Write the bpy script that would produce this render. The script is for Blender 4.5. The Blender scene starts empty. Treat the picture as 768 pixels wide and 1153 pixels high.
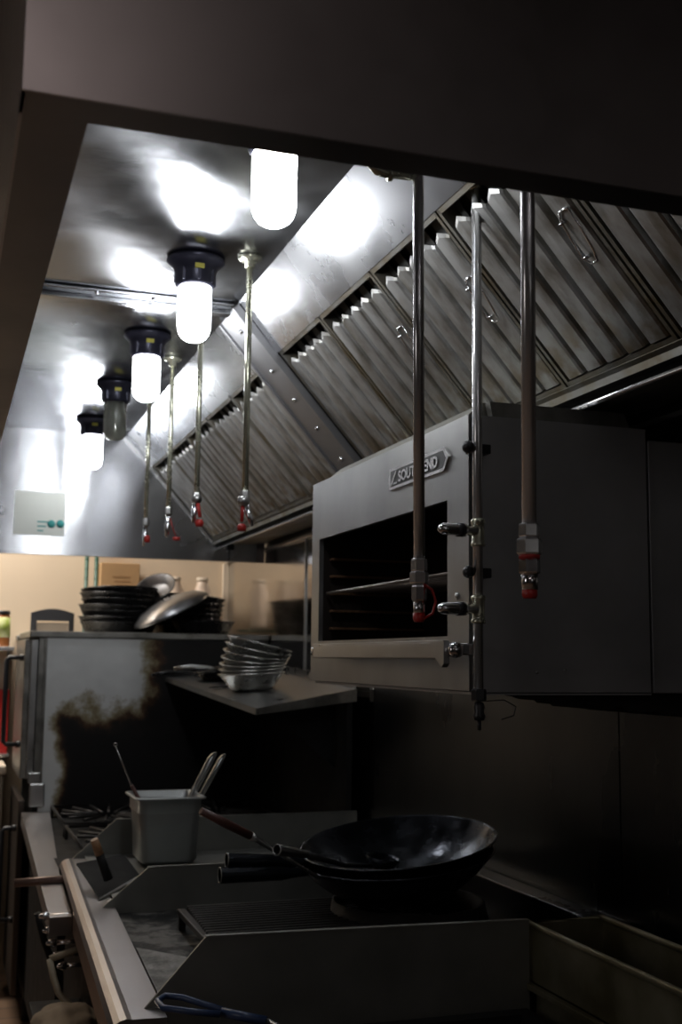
import bpy, bmesh, math, random
from mathutils import Vector, Matrix, noise
random.seed(7)
COL = bpy.context.scene.collection
PI = math.pi
# ------------------------------------------------------------------ camera model
F = 1300.0; CX, CY = 384.0, 576.5; CAM = Vector((0, 0, 1.55))
_y = Vector((-449, -161.5, -F)).normalized()
_x = Vector((3841, -207.5, -F)); _x = (_x - _x.dot(_y)*_y).normalized()
_z = _x.cross(_y)
ROT = Matrix((_x, _y, _z))
def at(px, py, ax, v):
    """world point seen at a pixel of the photo, on the plane x/y/z = v"""
    d = ROT @ Vector((px-CX, CY-py, -F)); i = 'xyz'.index(ax)
    return CAM + d*((v-CAM[i])/d[i])

# ------------------------------------------------------------------ materials
def nd(nt, t, **kw):
    n = nt.nodes.new(t)
    for k, v in kw.items():
        if k in n.inputs: n.inputs[k].default_value = v
        else: setattr(n, k, v)
    return n
def mat(name, col, rough=0.5, metal=0.0, var=0.0, var_scale=6.0, stretch=(1,1,1), col2=None, rvar=0.0,
        aniso=0.0, tangent=None, bump=0.0, bump_scale=40.0, spec=None, coat=0.0, thresh=None):
    m = bpy.data.materials.new(name); m.use_nodes = True; nt = m.node_tree; L = nt.links
    b = nt.nodes['Principled BSDF']
    b.inputs['Base Color'].default_value = (*col, 1); b.inputs['Roughness'].default_value = rough
    b.inputs['Metallic'].default_value = metal
    if spec is not None: b.inputs['Specular IOR Level'].default_value = spec
    if coat: b.inputs['Coat Weight'].default_value = coat
    if aniso:
        b.inputs['Anisotropic'].default_value = aniso
        if tangent:
            c = nd(nt, 'ShaderNodeCombineXYZ', X=tangent[0], Y=tangent[1], Z=tangent[2]); L.new(c.outputs[0], b.inputs['Tangent'])
    if var or rvar or bump or col2:
        g = nd(nt, 'ShaderNodeNewGeometry'); mp = nd(nt, 'ShaderNodeMapping'); mp.inputs['Scale'].default_value = stretch
        L.new(g.outputs['Position'], mp.inputs['Vector'])
        n = nd(nt, 'ShaderNodeTexNoise', Scale=var_scale, Detail=5.0, Roughness=0.6); L.new(mp.outputs[0], n.inputs['Vector'])
        if col2 or var:
            c2 = col2 or tuple(c*(1-var) for c in col)
            r = nd(nt, 'ShaderNodeValToRGB'); lo, hi = thresh or (0.35, 0.68)
            r.color_ramp.elements[0].position = lo; r.color_ramp.elements[1].position = hi
            r.color_ramp.elements[0].color = (*c2, 1); r.color_ramp.elements[1].color = (*col, 1)
            L.new(n.outputs['Fac'], r.inputs[0]); L.new(r.outputs[0], b.inputs['Base Color'])
        if rvar:
            q = nd(nt, 'ShaderNodeMapRange'); q.inputs['From Min'].default_value = .3; q.inputs['From Max'].default_value = .7
            q.inputs['To Min'].default_value = max(.02, rough-rvar); q.inputs['To Max'].default_value = rough+rvar
            L.new(n.outputs['Fac'], q.inputs['Value']); L.new(q.outputs[0], b.inputs['Roughness'])
        if bump:
            n2 = nd(nt, 'ShaderNodeTexNoise', Scale=bump_scale, Detail=4.0); L.new(mp.outputs[0], n2.inputs['Vector'])
            bp = nd(nt, 'ShaderNodeBump', Strength=bump, Distance=0.01); L.new(n2.outputs['Fac'], bp.inputs['Height'])
            L.new(bp.outputs[0], b.inputs['Normal'])
    return m
def emis(name, col, strength):
    m = bpy.data.materials.new(name); m.use_nodes = True; b = m.node_tree.nodes['Principled BSDF']
    b.inputs['Base Color'].default_value = (.9, .9, .9, 1); b.inputs['Roughness'].default_value = .3
    b.inputs['Emission Color'].default_value = (*col, 1); b.inputs['Emission Strength'].default_value = strength
    return m
M = {}
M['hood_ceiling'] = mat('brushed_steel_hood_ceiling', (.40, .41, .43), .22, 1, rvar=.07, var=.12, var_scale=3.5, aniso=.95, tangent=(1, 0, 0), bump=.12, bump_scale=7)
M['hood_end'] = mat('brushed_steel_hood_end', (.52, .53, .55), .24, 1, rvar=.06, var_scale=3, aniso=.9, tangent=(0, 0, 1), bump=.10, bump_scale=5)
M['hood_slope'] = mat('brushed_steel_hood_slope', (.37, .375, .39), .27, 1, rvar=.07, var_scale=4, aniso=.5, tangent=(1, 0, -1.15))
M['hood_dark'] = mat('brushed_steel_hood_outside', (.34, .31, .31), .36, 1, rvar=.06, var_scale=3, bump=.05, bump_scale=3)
M['steel'] = mat('brushed_steel', (.50, .50, .49), .33, 1, rvar=.08, var=.15, var_scale=8)
M['steel_bright'] = mat('polished_steel', (.78, .78, .78), .18, .85, rvar=.05)
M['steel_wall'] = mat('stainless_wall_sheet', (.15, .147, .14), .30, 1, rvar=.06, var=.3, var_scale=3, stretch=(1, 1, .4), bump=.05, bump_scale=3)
M['steel_wall_far'] = mat('wall_sheet_lightened', (.62, .60, .57), .13, 1, rvar=.04, var_scale=3)  # lighter copy of the wall steel: stronger beige reflection put into the colour
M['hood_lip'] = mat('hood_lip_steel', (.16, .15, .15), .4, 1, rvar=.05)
M['steel_worn'] = mat('greasy_steel', (.36, .35, .32), .42, .9, var=.5, var_scale=9, rvar=.1)
M['sal_front'] = mat('salamander_front_steel', (.40, .40, .39), .40, .95, var=.25, var_scale=7, rvar=.08, stretch=(1, 1, .6))
M['sal_side'] = mat('salamander_side_steel', (.55, .55, .56), .5, .8, var=.2, var_scale=5, rvar=.06)
M['filter'] = mat('filter_steel', (.43, .43, .42), .48, .8, col2=(.20, .19, .16), var_scale=7, rvar=.1, stretch=(1.2, 2.2, 1.2), thresh=(.30, .56))
nt = M['filter'].node_tree; L = nt.links; b = nt.nodes['Principled BSDF']; src = b.inputs['Base Color'].links[0].from_socket
gp = nd(nt, 'ShaderNodeNewGeometry'); sx = nd(nt, 'ShaderNodeSeparateXYZ'); L.new(gp.outputs['Position'], sx.inputs[0])
q = nd(nt, 'ShaderNodeMapRange'); q.inputs['From Min'].default_value = 2.27; q.inputs['From Max'].default_value = 2.10; L.new(sx.outputs[2], q.inputs['Value'])
n1 = nd(nt, 'ShaderNodeTexNoise', Scale=16.0, Detail=5.0); L.new(gp.outputs['Position'], n1.inputs['Vector'])
q2 = nd(nt, 'ShaderNodeMapRange'); q2.inputs['From Min'].default_value = .42; q2.inputs['From Max'].default_value = .60; L.new(n1.outputs['Fac'], q2.inputs['Value'])
q3 = nd(nt, 'ShaderNodeMath', operation='MULTIPLY'); L.new(q.outputs[0], q3.inputs[0]); L.new(q2.outputs[0], q3.inputs[1])
mx = nd(nt, 'ShaderNodeMix', data_type='RGBA'); L.new(q3.outputs[0], mx.inputs[0]); L.new(src, mx.inputs[6]); mx.inputs[7].default_value = (.17, .12, .055, 1); L.new(mx.outputs[2], b.inputs['Base Color'])
M['filter_frame'] = mat('filter_frame_steel', (.24, .235, .21), .5, .85, col2=(.16, .12, .06), var_scale=12, thresh=(.3, .6))
M['filter_back'] = mat('filter_back_steel', (.10, .10, .095), .6, .6)
M['chrome'] = mat('chrome', (.78, .78, .80), .12, 1, rvar=.05, var_scale=30)
M['pipe'] = mat('pipe_steel', (.82, .82, .82), .20, .72, rvar=.05, var=.12, var_scale=18, stretch=(1, 1, .4))
M['pipe_brass'] = mat('brass_tinted_pipe', (.66, .66, .52), .24, .75, rvar=.08, var=.2, var_scale=18)
M['black'] = mat('black_soot_metal', (.014, .0135, .013), .7, .0, spec=.25, rvar=.1, var=.4, var_scale=12)
M['black_plastic'] = mat('black_plastic', (.02, .02, .023), .35)
M['lamp_base'] = mat('dark_cast_lamp_base', (.035, .035, .055), .35, .5, rvar=.1)
M['wok'] = mat('seasoned_iron_wok', (.030, .034, .042), .23, .75, rvar=.1, var=.4, var_scale=14, bump=.15, bump_scale=30)
M['pan_black'] = mat('black_iron_pan', (.03, .03, .032), .30, .4, rvar=.12, var=.4, var_scale=20, bump=.2, bump_scale=50)
M['pan_silver'] = mat('aluminium_pan', (.62, .62, .59), .30, .9, rvar=.08, var=.25, var_scale=20)
M['pan_gray'] = mat('bain_marie_steel', (.34, .35, .345), .42, .85, rvar=.05, var=.1)
M['grime'] = mat('burner_grime', (.13, .125, .115), .7, .15, col2=(.010, .010, .009), var_scale=11, bump=.6, bump_scale=28, thresh=(.50, .60))
M['tray'] = mat('speckled_spill_tray', (.27, .265, .245), .55, .4, col2=(.07, .066, .06), var_scale=16, bump=.3, bump_scale=60)
M['divider'] = mat('divider_steel', (.27, .27, .25), .5, .8, var=.2, var_scale=6, rvar=.05)
M['olive'] = mat('greasy_trough_steel', (.29, .275, .20), .45, .7, col2=(.16, .14, .07), var_scale=7, rvar=.08)
M['rail'] = mat('rail_steel', (.52, .49, .48), .32, 1, rvar=.03)
M['wood'] = mat('worn_wood', (.36, .19, .09), .5, 0, var=.4, var_scale=30, stretch=(1, 1, 4))
M['wood_dark'] = mat('dark_red_wood', (.10, .035, .025), .45, 0, var=.4, var_scale=30)
M['red'] = mat('red_rubber', (.42, .025, .02), .4)
M['red_plastic'] = mat('red_plastic', (.45, .02, .02), .4)
M['blue'] = mat('blue_coated_handle', (.03, .055, .13), .38)
M['green'] = mat('green_coated_post', (.02, .075, .05), .4)
M['card'] = mat('cardboard', (.50, .31, .15), .8, 0, var=.12, var_scale=8)
M['cream'] = mat('cream_carton', (.70, .60, .48), .7, 0, var=.1)
M['hose'] = mat('beige_hose', (.35, .29, .20), .5)
M['cloth'] = mat('tan_rag', (.30, .22, .14), .9, 0, var=.3, var_scale=10)
M['paper'] = mat('paper_notice', (.72, .74, .68), .6)
M['teal'] = mat('teal_print', (.05, .32, .30), .6)
M['far_wall'] = mat('beige_painted_wall', (.73, .60, .45), .75, 0, var=.05, var_scale=2)
M['room'] = mat('dim_kitchen_wall', (.085, .078, .076), .7, 0, var=.1, var_scale=1)
M['ceil'] = mat('kitchen_ceiling', (.16, .15, .14), .8)
M['ink'] = mat('dark_ink', (.02, .02, .02), .6)
M['yellow'] = mat('yellow_label', (.55, .50, .08), .6)
M['glow'] = emis('lit_lamp_jar', (.94, .965, 1.0), 38.0)
M['bulb'] = mat('unlit_bulb', (.85, .85, .80), .3)
g = mat('clear_glass', (.95, .97, .93), .03); g.node_tree.nodes['Principled BSDF'].inputs['Transmission Weight'].default_value = 1.0; M['glass'] = g
# floor : quarry tiles
m = mat('quarry_tile_floor', (.30, .20, .12), .45); nt = m.node_tree; b = nt.nodes['Principled BSDF']
tc = nd(nt, 'ShaderNodeNewGeometry'); br = nd(nt, 'ShaderNodeTexBrick', Scale=1.0)
br.offset = 0; br.inputs['Color1'].default_value = (.22, .14, .09, 1); br.inputs['Color2'].default_value = (.18, .11, .07, 1); br.inputs['Mortar'].default_value = (.08, .06, .05, 1)
br.inputs['Brick Width'].default_value = .15; br.inputs['Row Height'].default_value = .15; br.inputs['Mortar Size'].default_value = .006
nt.links.new(tc.outputs['Position'], br.inputs['Vector']); nt.links.new(br.outputs['Color'], b.inputs['Base Color']); M['floor'] = m
# oven side : dusty grey sheet with rust-edged burn marks
m = mat('burnt_oven_side_sheet', (.5, .5, .5), .5, .3); nt = m.node_tree; L = nt.links; b = nt.nodes['Principled BSDF']
gp = nd(nt, 'ShaderNodeNewGeometry'); sx = nd(nt, 'ShaderNodeSeparateXYZ'); L.new(gp.outputs['Position'], sx.inputs[0])
n1 = nd(nt, 'ShaderNodeTexNoise', Scale=6.0, Detail=6.0, Roughness=.65); L.new(gp.outputs['Position'], n1.inputs['Vector'])
def mth(op, a, b_, c=None):
    n = nd(nt, 'ShaderNodeMath', operation=op)
    for i, v in enumerate((a, b_, c)):
        if v is None: continue
        if isinstance(v, (int, float)): n.inputs[i].default_value = v
        else: L.new(v, n.inputs[i])
    return n.outputs[0]
nz = mth('MULTIPLY', mth('SUBTRACT', n1.outputs['Fac'], .5), .55)
# burn field grows towards the lower right of the panel
fx = mth('MULTIPLY', mth('SUBTRACT', sx.outputs[0], .62), 1.25)
fz = mth('MULTIPLY', mth('SUBTRACT', 1.30, sx.outputs[2]), 1.35)
fz2 = mth('MINIMUM', fz, mth('MULTIPLY', mth('SUBTRACT', sx.outputs[0], .50), 3.2))
sh = mth('ADD', mth('MAXIMUM', mth('ADD', mth('MULTIPLY', mth('SUBTRACT', sx.outputs[0], .90), 2.2), mth('MULTIPLY', mth('SUBTRACT', 1.52, sx.outputs[2]), .35)), fz2), nz)
rp = nd(nt, 'ShaderNodeValToRGB'); L.new(mth('ADD', mth('MULTIPLY', sh, 1.0), .5), rp.inputs[0])
e = rp.color_ramp.elements; e[0].position = .42; e[0].color = (.80, .82, .81, 1); e[1].position = .66; e[1].color = (.006, .005, .005, 1)
q = e.new(.49); q.color = (.33, .28, .17, 1); q = e.new(.55); q.color = (.085, .04, .015, 1); q = e.new(.60); q.color = (.014, .010, .008, 1)
n3 = nd(nt, 'ShaderNodeTexNoise', Scale=14.0, Detail=5.0); L.new(gp.outputs['Position'], n3.inputs['Vector'])
mx = nd(nt, 'ShaderNodeMix', data_type='RGBA', blend_type='MULTIPLY'); mx.inputs[0].default_value = .2
L.new(rp.outputs[0], mx.inputs[6]); L.new(n3.outputs['Fac'], mx.inputs[7]); L.new(mx.outputs[2], b.inputs['Base Color'])
M['burnt'] = m

# ------------------------------------------------------------------ mesh helpers
def B(): return bmesh.new()
def box(bm, x0, x1, y0, y1, z0, z1, bev=0.0):
    vs = [bm.verts.new((x, y, z)) for x in (x0, x1) for y in (y0, y1) for z in (z0, z1)]
    fs = [(0,1,3,2), (4,6,7,5), (0,4,5,1), (2,3,7,6), (0,2,6,4), (1,5,7,3)]
    F_ = [bm.faces.new([vs[i] for i in f]) for f in fs]
    if bev:
        es = list({e for f in F_ for e in f.edges}); bmesh.ops.bevel(bm, geom=es, offset=bev, segments=2, affect='EDGES', profile=.5)
    return vs
def basis(d):
    d = d.normalized(); u = d.orthogonal().normalized() if abs(d.z) > .99 else d.cross(Vector((0,0,1))).normalized()
    return u, d.cross(u)
def prism(bm, pts, vec):
    """closed polygon extruded along vec"""
    vec = Vector(vec); a = [bm.verts.new(p) for p in pts]; c = [bm.verts.new(Vector(p)+vec) for p in pts]; n = len(pts)
    bm.faces.new(a); bm.faces.new(c[::-1])
    for i in range(n): bm.faces.new((a[i], c[i], c[(i+1) % n], a[(i+1) % n]))
def tube(bm, pts, r, seg=16, closed=False, cap=True, smooth=True):
    pts = [Vector(p) for p in pts]; n = len(pts); rs = r if isinstance(r, (list, tuple)) else [r]*n
    rings = []; pu = None
    for i, p in enumerate(pts):
        if closed: d = pts[(i+1) % n]-pts[i-1]
        else: d = pts[min(i+1, n-1)]-pts[max(i-1, 0)]
        d.normalize()
        if pu is None: u, v = basis(d)
        else:
            u = (pu-d*pu.dot(d)).normalized(); v = d.cross(u)
        pu = u
        rings.append([bm.verts.new(p+(u*math.cos(2*PI*k/seg)+v*math.sin(2*PI*k/seg))*rs[i]) for k in range(seg)])
    m_ = n if closed else n-1
    for i in range(m_):
        a, c = rings[i], rings[(i+1) % n]
        for k in range(seg):
            f = bm.faces.new((a[k], a[(k+1) % seg], c[(k+1) % seg], c[k])); f.smooth = smooth
    if cap and not closed: bm.faces.new(rings[0][::-1]); bm.faces.new(rings[-1])
def lathe(bm, prof, origin=(0,0,0), axis=(0,0,1), seg=32, smooth=True, flat_edges=()):
    """prof = [(radius, height)...]; radius 0 closes to a point"""
    o = Vector(origin); d = Vector(axis).normalized(); u, v = basis(d); rings = []
    for r, h in prof:
        if r < 1e-6: rings.append([bm.verts.new(o+d*h)])
        else: rings.append([bm.verts.new(o+d*h+(u*math.cos(2*PI*k/seg)+v*math.sin(2*PI*k/seg))*r) for k in range(seg)])
    for i in range(len(rings)-1):
        a, c = rings[i], rings[i+1]
        for k in range(seg):
            k2 = (k+1) % seg
            if len(a) == 1 and len(c) == 1: continue
            if len(a) == 1: f = bm.faces.new((a[0], c[k], c[k2]))
            elif len(c) == 1: f = bm.faces.new((a[k], a[k2], c[0]))
            else: f = bm.faces.new((a[k], a[k2], c[k2], c[k]))
            f.smooth = smooth
def sheet(bm, prof, y0, y1, th=.002):
    """open profile in XZ, extruded along Y, with thickness"""
    P_ = [Vector((x, 0, z)) for x, z in prof]; n = len(P_); off = []
    for i in range(n):
        d = (P_[min(i+1, n-1)]-P_[max(i-1, 0)]).normalized(); off.append(P_[i]+Vector((-d.z, 0, d.x))*th)
    loop = P_+off[::-1]
    prism(bm, [(p.x, y0, p.z) for p in loop], (0, y1-y0, 0))
def bolts(bm, pts, axis, r=.007, h=.005):
    for p in pts: lathe(bm, [(0, -.001), (r, -.001), (r, h*.5), (r*.6, h), (0, h*1.1)], p, axis, seg=10)
ORG = {}
def obj(name, bm, m, parent=None):
    bmesh.ops.recalc_face_normals(bm, faces=bm.faces)
    if parent is not None: o0 = ORG[parent]
    else:
        xs = [v.co.copy() for v in bm.verts]
        o0 = Vector(((min(v.x for v in xs)+max(v.x for v in xs))/2, (min(v.y for v in xs)+max(v.y for v in xs))/2, min(v.z for v in xs)))
    bmesh.ops.translate(bm, verts=bm.verts, vec=-o0)
    me = bpy.data.meshes.new(name); bm.to_mesh(me); bm.free()
    for x in (m if isinstance(m, (list, tuple)) else [m]): me.materials.append(x)
    o = bpy.data.objects.new(name, me); COL.objects.link(o); ORG[o] = o0
    if parent is not None: o.parent = parent
    else: o.location = o0
    return o
def tag(o, label=None, cat=None, group=None, kind=None):
    if label: o['label'] = label
    if cat: o['category'] = cat
    if group: o['group'] = group
    if kind: o['kind'] = kind
    return o
def thing(name, loc, label, cat, group=None):
    o = bpy.data.objects.new(name, None); COL.objects.link(o); o.location = loc; ORG[o] = Vector(loc); o.empty_display_size = .05
    return tag(o, label, cat, group)
def dup(root, loc, rot=None, label=None, scale=None):
    r = root.copy(); COL.objects.link(r); r.location = loc
    if rot: r.rotation_euler = rot
    if scale: r.scale = scale
    if label: r['label'] = label
    for ch in list(root.children):
        c = ch.copy(); COL.objects.link(c); c.parent = r
        for g_ in ch.children:
            d = g_.copy(); COL.objects.link(d); d.parent = c
    return r
def arc(c, r, a0, a1, n, u=(1,0,0), v=(0,0,1)):
    c, u, v = Vector(c), Vector(u), Vector(v)
    return [c+u*r*math.cos(a0+(a1-a0)*i/n)+v*r*math.sin(a0+(a1-a0)*i/n) for i in range(n+1)]

# ------------------------------------------------------------------ setting
WX = 1.45; FY = 6.15
def struct(name, bm, m): return tag(obj(name, bm, m), kind='structure')
b = B(); box(b, -2.4, WX+.1, -1.6, FY+.1, -.1, 0); struct('floor', b, M['floor'])
b = B(); box(b, -2.4, WX+.1, -1.6, FY+.1, 3.2, 3.3); struct('ceiling', b, M['ceil'])
b = B(); box(b, -2.4, WX+.1, FY, FY+.1, 0, 3.2); struct('wall_far', b, M['far_wall'])
b = B(); box(b, -1.9, -.30, FY-.045, FY-.001, 0, 2.3, .004); struct('unseen_dark_slab', b, mat('dark_reflection_stop', (.06, .06, .065), .5))  # unseen dark slab, added so the steel mirrors less of the beige wall
b = B(); box(b, -2.5, -2.4, -1.6, FY+.1, 0, 3.2); struct('wall_left', b, M['room'])
b = B(); box(b, -2.4, WX+.1, -1.7, -1.6, 0, 3.2); struct('wall_near', b, M['room'])
b = B(); box(b, WX+.004, WX+.1, -1.6, FY, 0, 3.2); struct('wall_right', b, M['steel_wall'])
# stainless wall sheets, with the joints the photo shows
YS = [0.3, 2.295, 3.865, 4.70, FY-.005]
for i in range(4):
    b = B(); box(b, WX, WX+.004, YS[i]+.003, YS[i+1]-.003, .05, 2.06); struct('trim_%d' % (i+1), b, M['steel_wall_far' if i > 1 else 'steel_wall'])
b = B(); box(b, WX-.022, WX-.0005, .3, FY-.01, 2.062, 2.075, .002); struct('trim_5', b, M['steel_bright'])
b = B(); box(b, WX-.006, WX-.0005, 4.695, 4.708, .95, 2.06, .001); struct('trim_6', b, M['steel'])
b = B(); box(b, WX-.03, WX-.001, FY-.03, FY-.001, .9, 2.06); struct('trim_7', b, M['cream'])

# ------------------------------------------------------------------ exhaust hood
HZ, CZ = 2.02, 2.58; Y0, Y1 = .995, 5.35; XO, XI = .039, .098
ST, SB, BB = (.765, CZ), (.885, 2.44), (1.187, 2.098)
hood = thing('exhaust_hood', (.7, 3.2, HZ), 'long stainless steel exhaust hood hanging over the whole cooking line', 'hood')
b = B(); box(b, XO, WX-.001, .95, .953, HZ, 3.19); obj('near_panel', b, M['hood_dark'], hood)
b = B(); box(b, XO, WX-.001, .9535, Y0, HZ, HZ+.003); box(b, XO+.003, WX-.002, Y0-.003, Y0, HZ+.002, 2.16); obj('near_lip', b, M['hood_lip'], hood)
b = B(); box(b, XO, XO+.003, .953, Y1+.04, HZ, 3.19); obj('front_panel', b, M['hood_dark'], hood)
b = B(); box(b, XO+.003, XI, Y0, Y1+.04, HZ, HZ+.003); box(b, XI-.003, XI, Y0, Y1, HZ+.002, HZ+.03); obj('front_lip', b, M['hood_lip'], hood)
b = B(); box(b, XO+.03, XO+.033, .96, Y1, HZ+.003, CZ); obj('front_inner_panel', b, M['hood_lip'], hood)
b = B(); box(b, XO+.034, ST[0]+.002, .96, 3.262, CZ, CZ+.003); box(b, XO+.034, ST[0]+.002, 3.264, Y1+.01, CZ+.0005, CZ+.0035)
obj('ceiling_panel', b, M['hood_ceiling'], hood)
b = B(); sheet(b, [ST, SB], .96, 3.22, .003); sheet(b, [(SB[0], SB[1]), (SB[0]+.012, SB[1]+.010)], .96, 3.22, .003)
sheet(b, [ST, SB], 3.222, Y1, .003); obj('upper_slope_panel', b, M['hood_slope'], hood)
# far end panel (closes the hood), its lower edge hemmed
b = B(); prism(b, [(XO+.004, Y1, HZ), (1.40, Y1, HZ-.012), (1.40, Y1, 2.16), (1.2, Y1, 2.30), (.90, Y1, CZ), (XO+.004, Y1, CZ)], (0, .004, 0)); box(b, XO+.004, 1.40, Y1-.004, Y1+.006, HZ-.012, HZ-.004)
obj('end_panel', b, M['hood_end'], hood)
b = B(); box(b, XO+.01, WX-.002, Y1+.03, Y1+.034, HZ-.012, 3.19); obj('outer_end_panel', b, M['hood_dark'], hood)
# light seam strip along the baffle slope at the end panel
b = B()
for (p, q_) in (((ST[0]-.02, CZ-.003), SB), (SB, BB)):
    prism(b, [(p[0]-.010, Y1-.006, p[1]-.010), (q_[0]-.010, Y1-.006, q_[1]-.010), (q_[0], Y1-.006, q_[1]), (p[0], Y1-.006, p[1])], (0, .006, 0))
obj('end_flange', b, M['steel_bright'], hood)
# cross strip joining the two hood sections, over the ceiling and down the slope
b = B(); box(b, XI+.01, ST[0]-.01, 3.19, 3.31, CZ-.010, CZ-.001, .003); box(b, XI+.01, ST[0]-.01, 3.235, 3.27, CZ-.024, CZ-.009, .003)
obj('joint_strip', b, M['hood_ceiling'], hood)
for x in (.2, .36, .52, .68):
    for yb in (3.205, 3.292): b = B(); bolts(b, [(x, yb, CZ-.010)], (0, 0, -1)); obj('joint_bolt', b, M['chrome'], hood)
sl = Vector((BB[0]-SB[0], 0, BB[1]-SB[1])).normalized(); sn = Vector((-abs(sl.z), 0, -abs(sl.x)))   # slope direction and inward normal
def slope_box(b, y0, y1, s0, s1, n0, n1, bev=0.0):
    """box on the baffle slope: s along the slope from the top edge, n towards the room"""
    vs = box(b, s0, s1, y0, y1, n0, n1)
    o = Vector((SB[0], 0, SB[1]))
    for v in vs: v.co = o+sl*v.co.x+sn*v.co.z+Vector((0, v.co.y, 0))
b = B(); slope_box(b, 3.185, 3.405, -.18, .455, .000, .006); slope_box(b, 3.185, 3.20, -.18, .455, .006, .022); slope_box(b, 3.39, 3.405, -.18, .455, .006, .012)
obj('divider_strip', b, mat('divider_strip_steel', (.26, .26, .27), .42, .9, rvar=.05), hood)
for s in (-.12, .03, .14, .25, .37): b = B(); bolts(b, [Vector((SB[0], 3.295, SB[1]))+sl*s+sn*.006], sn, .008, .006); obj('divider_bolt', b, M['chrome'], hood)
# filter seats top and bottom, dark plenum behind
b = B(); slope_box(b, .97, Y1, -.012, .47, -.05, -.047); obj('plenum', b, M['black'], hood)
b = B(); sheet(b, [(1.178, 2.104), (1.188, 2.098), (1.191, 2.084)], .97, Y1, .003); obj('filter_ledge', b, M['filter_frame'], hood)
b = B(); sheet(b, [(1.192, 2.085), (1.215, 2.085), (1.215, 2.066), (1.204, 2.064)], .97, Y1, .002); obj('trough_underside', b, M['black'], hood)
b = B(); tube(b, [(1.199, .98, 2.062), (1.199, Y1-.001, 2.062)], .0055, 12); obj('trough_rim', b, M['steel_bright'], hood)
b = B(); sheet(b, [(1.206, 2.062), (1.30, 2.085), (1.44, 2.10)], .97, Y1, .003); obj('back_panel', b, mat('back_panel_steel', (.34, .34, .35), .4, .85, col2=(.24, .19, .10), var_scale=2.5), hood)
b = B(); box(b, 1.196, 1.23, 5.10, 5.13, 2.04, 2.064); tube(b, [(1.21, 5.115, 2.04), (1.21, 5.115, 1.99)], .004, 8); obj('drain_clip', b, M['black'], hood)
# paper notice and sticker on the far end panel
p0 = at(17, 552, 'y', Y1-.003); p1 = at(72, 604, 'y', Y1-.003)
b = B(); box(b, p0.x, p1.x, Y1-.003, Y1-.0015, p1.z, p0.z); nt_ = obj('notice', b, M['paper'], hood); tag(nt_, 'faded paper notice with teal print')
for k, (a, c, r) in enumerate(((58, 590, 5), (68, 590, 5))):
    b = B(); pc = at(a, c, 'y', Y1-.0045); lathe(b, [(0, 0), (.018, 0), (.018, .001), (0, .001)], pc, (0, -1, 0), 16); obj('printed_dot', b, M['teal'], nt_)
b = B()
for k in range(3): pc = at(42, 588+5*k, 'y', Y1-.004); box(b, pc.x, pc.x+.05-.012*k, Y1-.0045, Y1-.0032, pc.z, pc.z+.006)
obj('print', b, M['teal'], nt_)

# ------------------------------------------------------------------ baffle filters
def filter_parts(root, W=.375, S0=.0, S1=.452, handles=True):
    o = Vector((SB[0], 0, SB[1]))
    def W_(y, s, n): return o+sl*s+sn*n+Vector((0, y, 0))
    # frame
    b = B(); e = .009
    for (y0, y1, s0, s1) in ((0, e, S0, S1), (W-e, W, S0, S1), (0, W, S0, S0+.012), (0, W, S1-.016, S1)):
        vs = box(b, s0, s1, y0, y1, -.044, -.002)
        for v in vs: v.co = W_(v.co.y, v.co.x, v.co.z)
    obj('frame', b, M['filter_frame'], root)
    # front slats: five shallow hats with rolled edges and a rounded mouth at the top
    n = 5; p = (W-2*e)/n; b = B()
    for i in range(n):
        c = e+p*(i+.5); h = p*.425
        prof = [(-h-.001, -.028), (-h, -.012), (-h+.002, -.004), (-h+.007, -.0008), (0, 0), (h-.007, -.0008), (h-.002, -.004), (h, -.012), (h+.001, -.028)]
        rows = []
        for s in (S0+.035, S0+.045, S1-.02):
            row = []
            for (dy, dn) in prof:
                ss = s
                if s == S0+.035: ss = s+.020*abs(dy/h)**2
                if s == S0+.045: ss = s+.016*abs(dy/h)**2
                row.append(b.verts.new(W_(c+dy, ss, dn-(.004 if s == S0+.035 else 0))))
            rows.append(row)
        for r0, r1 in zip(rows, rows[1:]):
            for k in range(len(prof)-1): f = b.faces.new((r0[k], r0[k+1], r1[k+1], r1[k]))
    obj('front_slats', b, M['filter'], root)
    b = B()
    for i in range(n+1):
        c = e+p*i; h = p*.26
        vs = box(b, S0+.01, S1-.01, max(e, c-h), min(W-e, c+h), -.041, -.038)
        for v in vs: v.co = W_(v.co.y, v.co.x, v.co.z)
    obj('back_slats', b, M['filter_back'], root)
    if handles:
        for yy in (e+p*.5,):
            b = B(); s = .20; hw = .020; hl = .052
            pts = [W_(yy-hw, s-hl, .0), W_(yy-hw, s-hl, .012), W_(yy-hw*.9, s-hl+.01, .016)]
            loop = [(-hw, -hl), (-hw*1.0, -hl*.2), (-hw*.95, hl*.6), (-hw*.5, hl), (hw*.4, hl), (hw*.95, hl*.7), (hw, 0), (hw*.9, -hl*.8), (hw*.3, -hl*1.05), (-hw*.5, -hl*1.05)]
            tube(b, [W_(yy+dy, s+ds, .006+.004*math.sin(ds*40)) for dy, ds in loop], .0022, 8, closed=True)
            for ds in (-hl*.7, hl*.75): tube(b, [W_(yy+hw*.5, s+ds, .000), W_(yy+hw*.95, s+ds*.95, .010)], .0035, 8)
            obj('handle', b, M['chrome'], root)
ys = [1.275+.382*k for k in range(5)]; ys_far = [3.41+.386*k for k in range(5)]
allY = ys+ys_far
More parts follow.
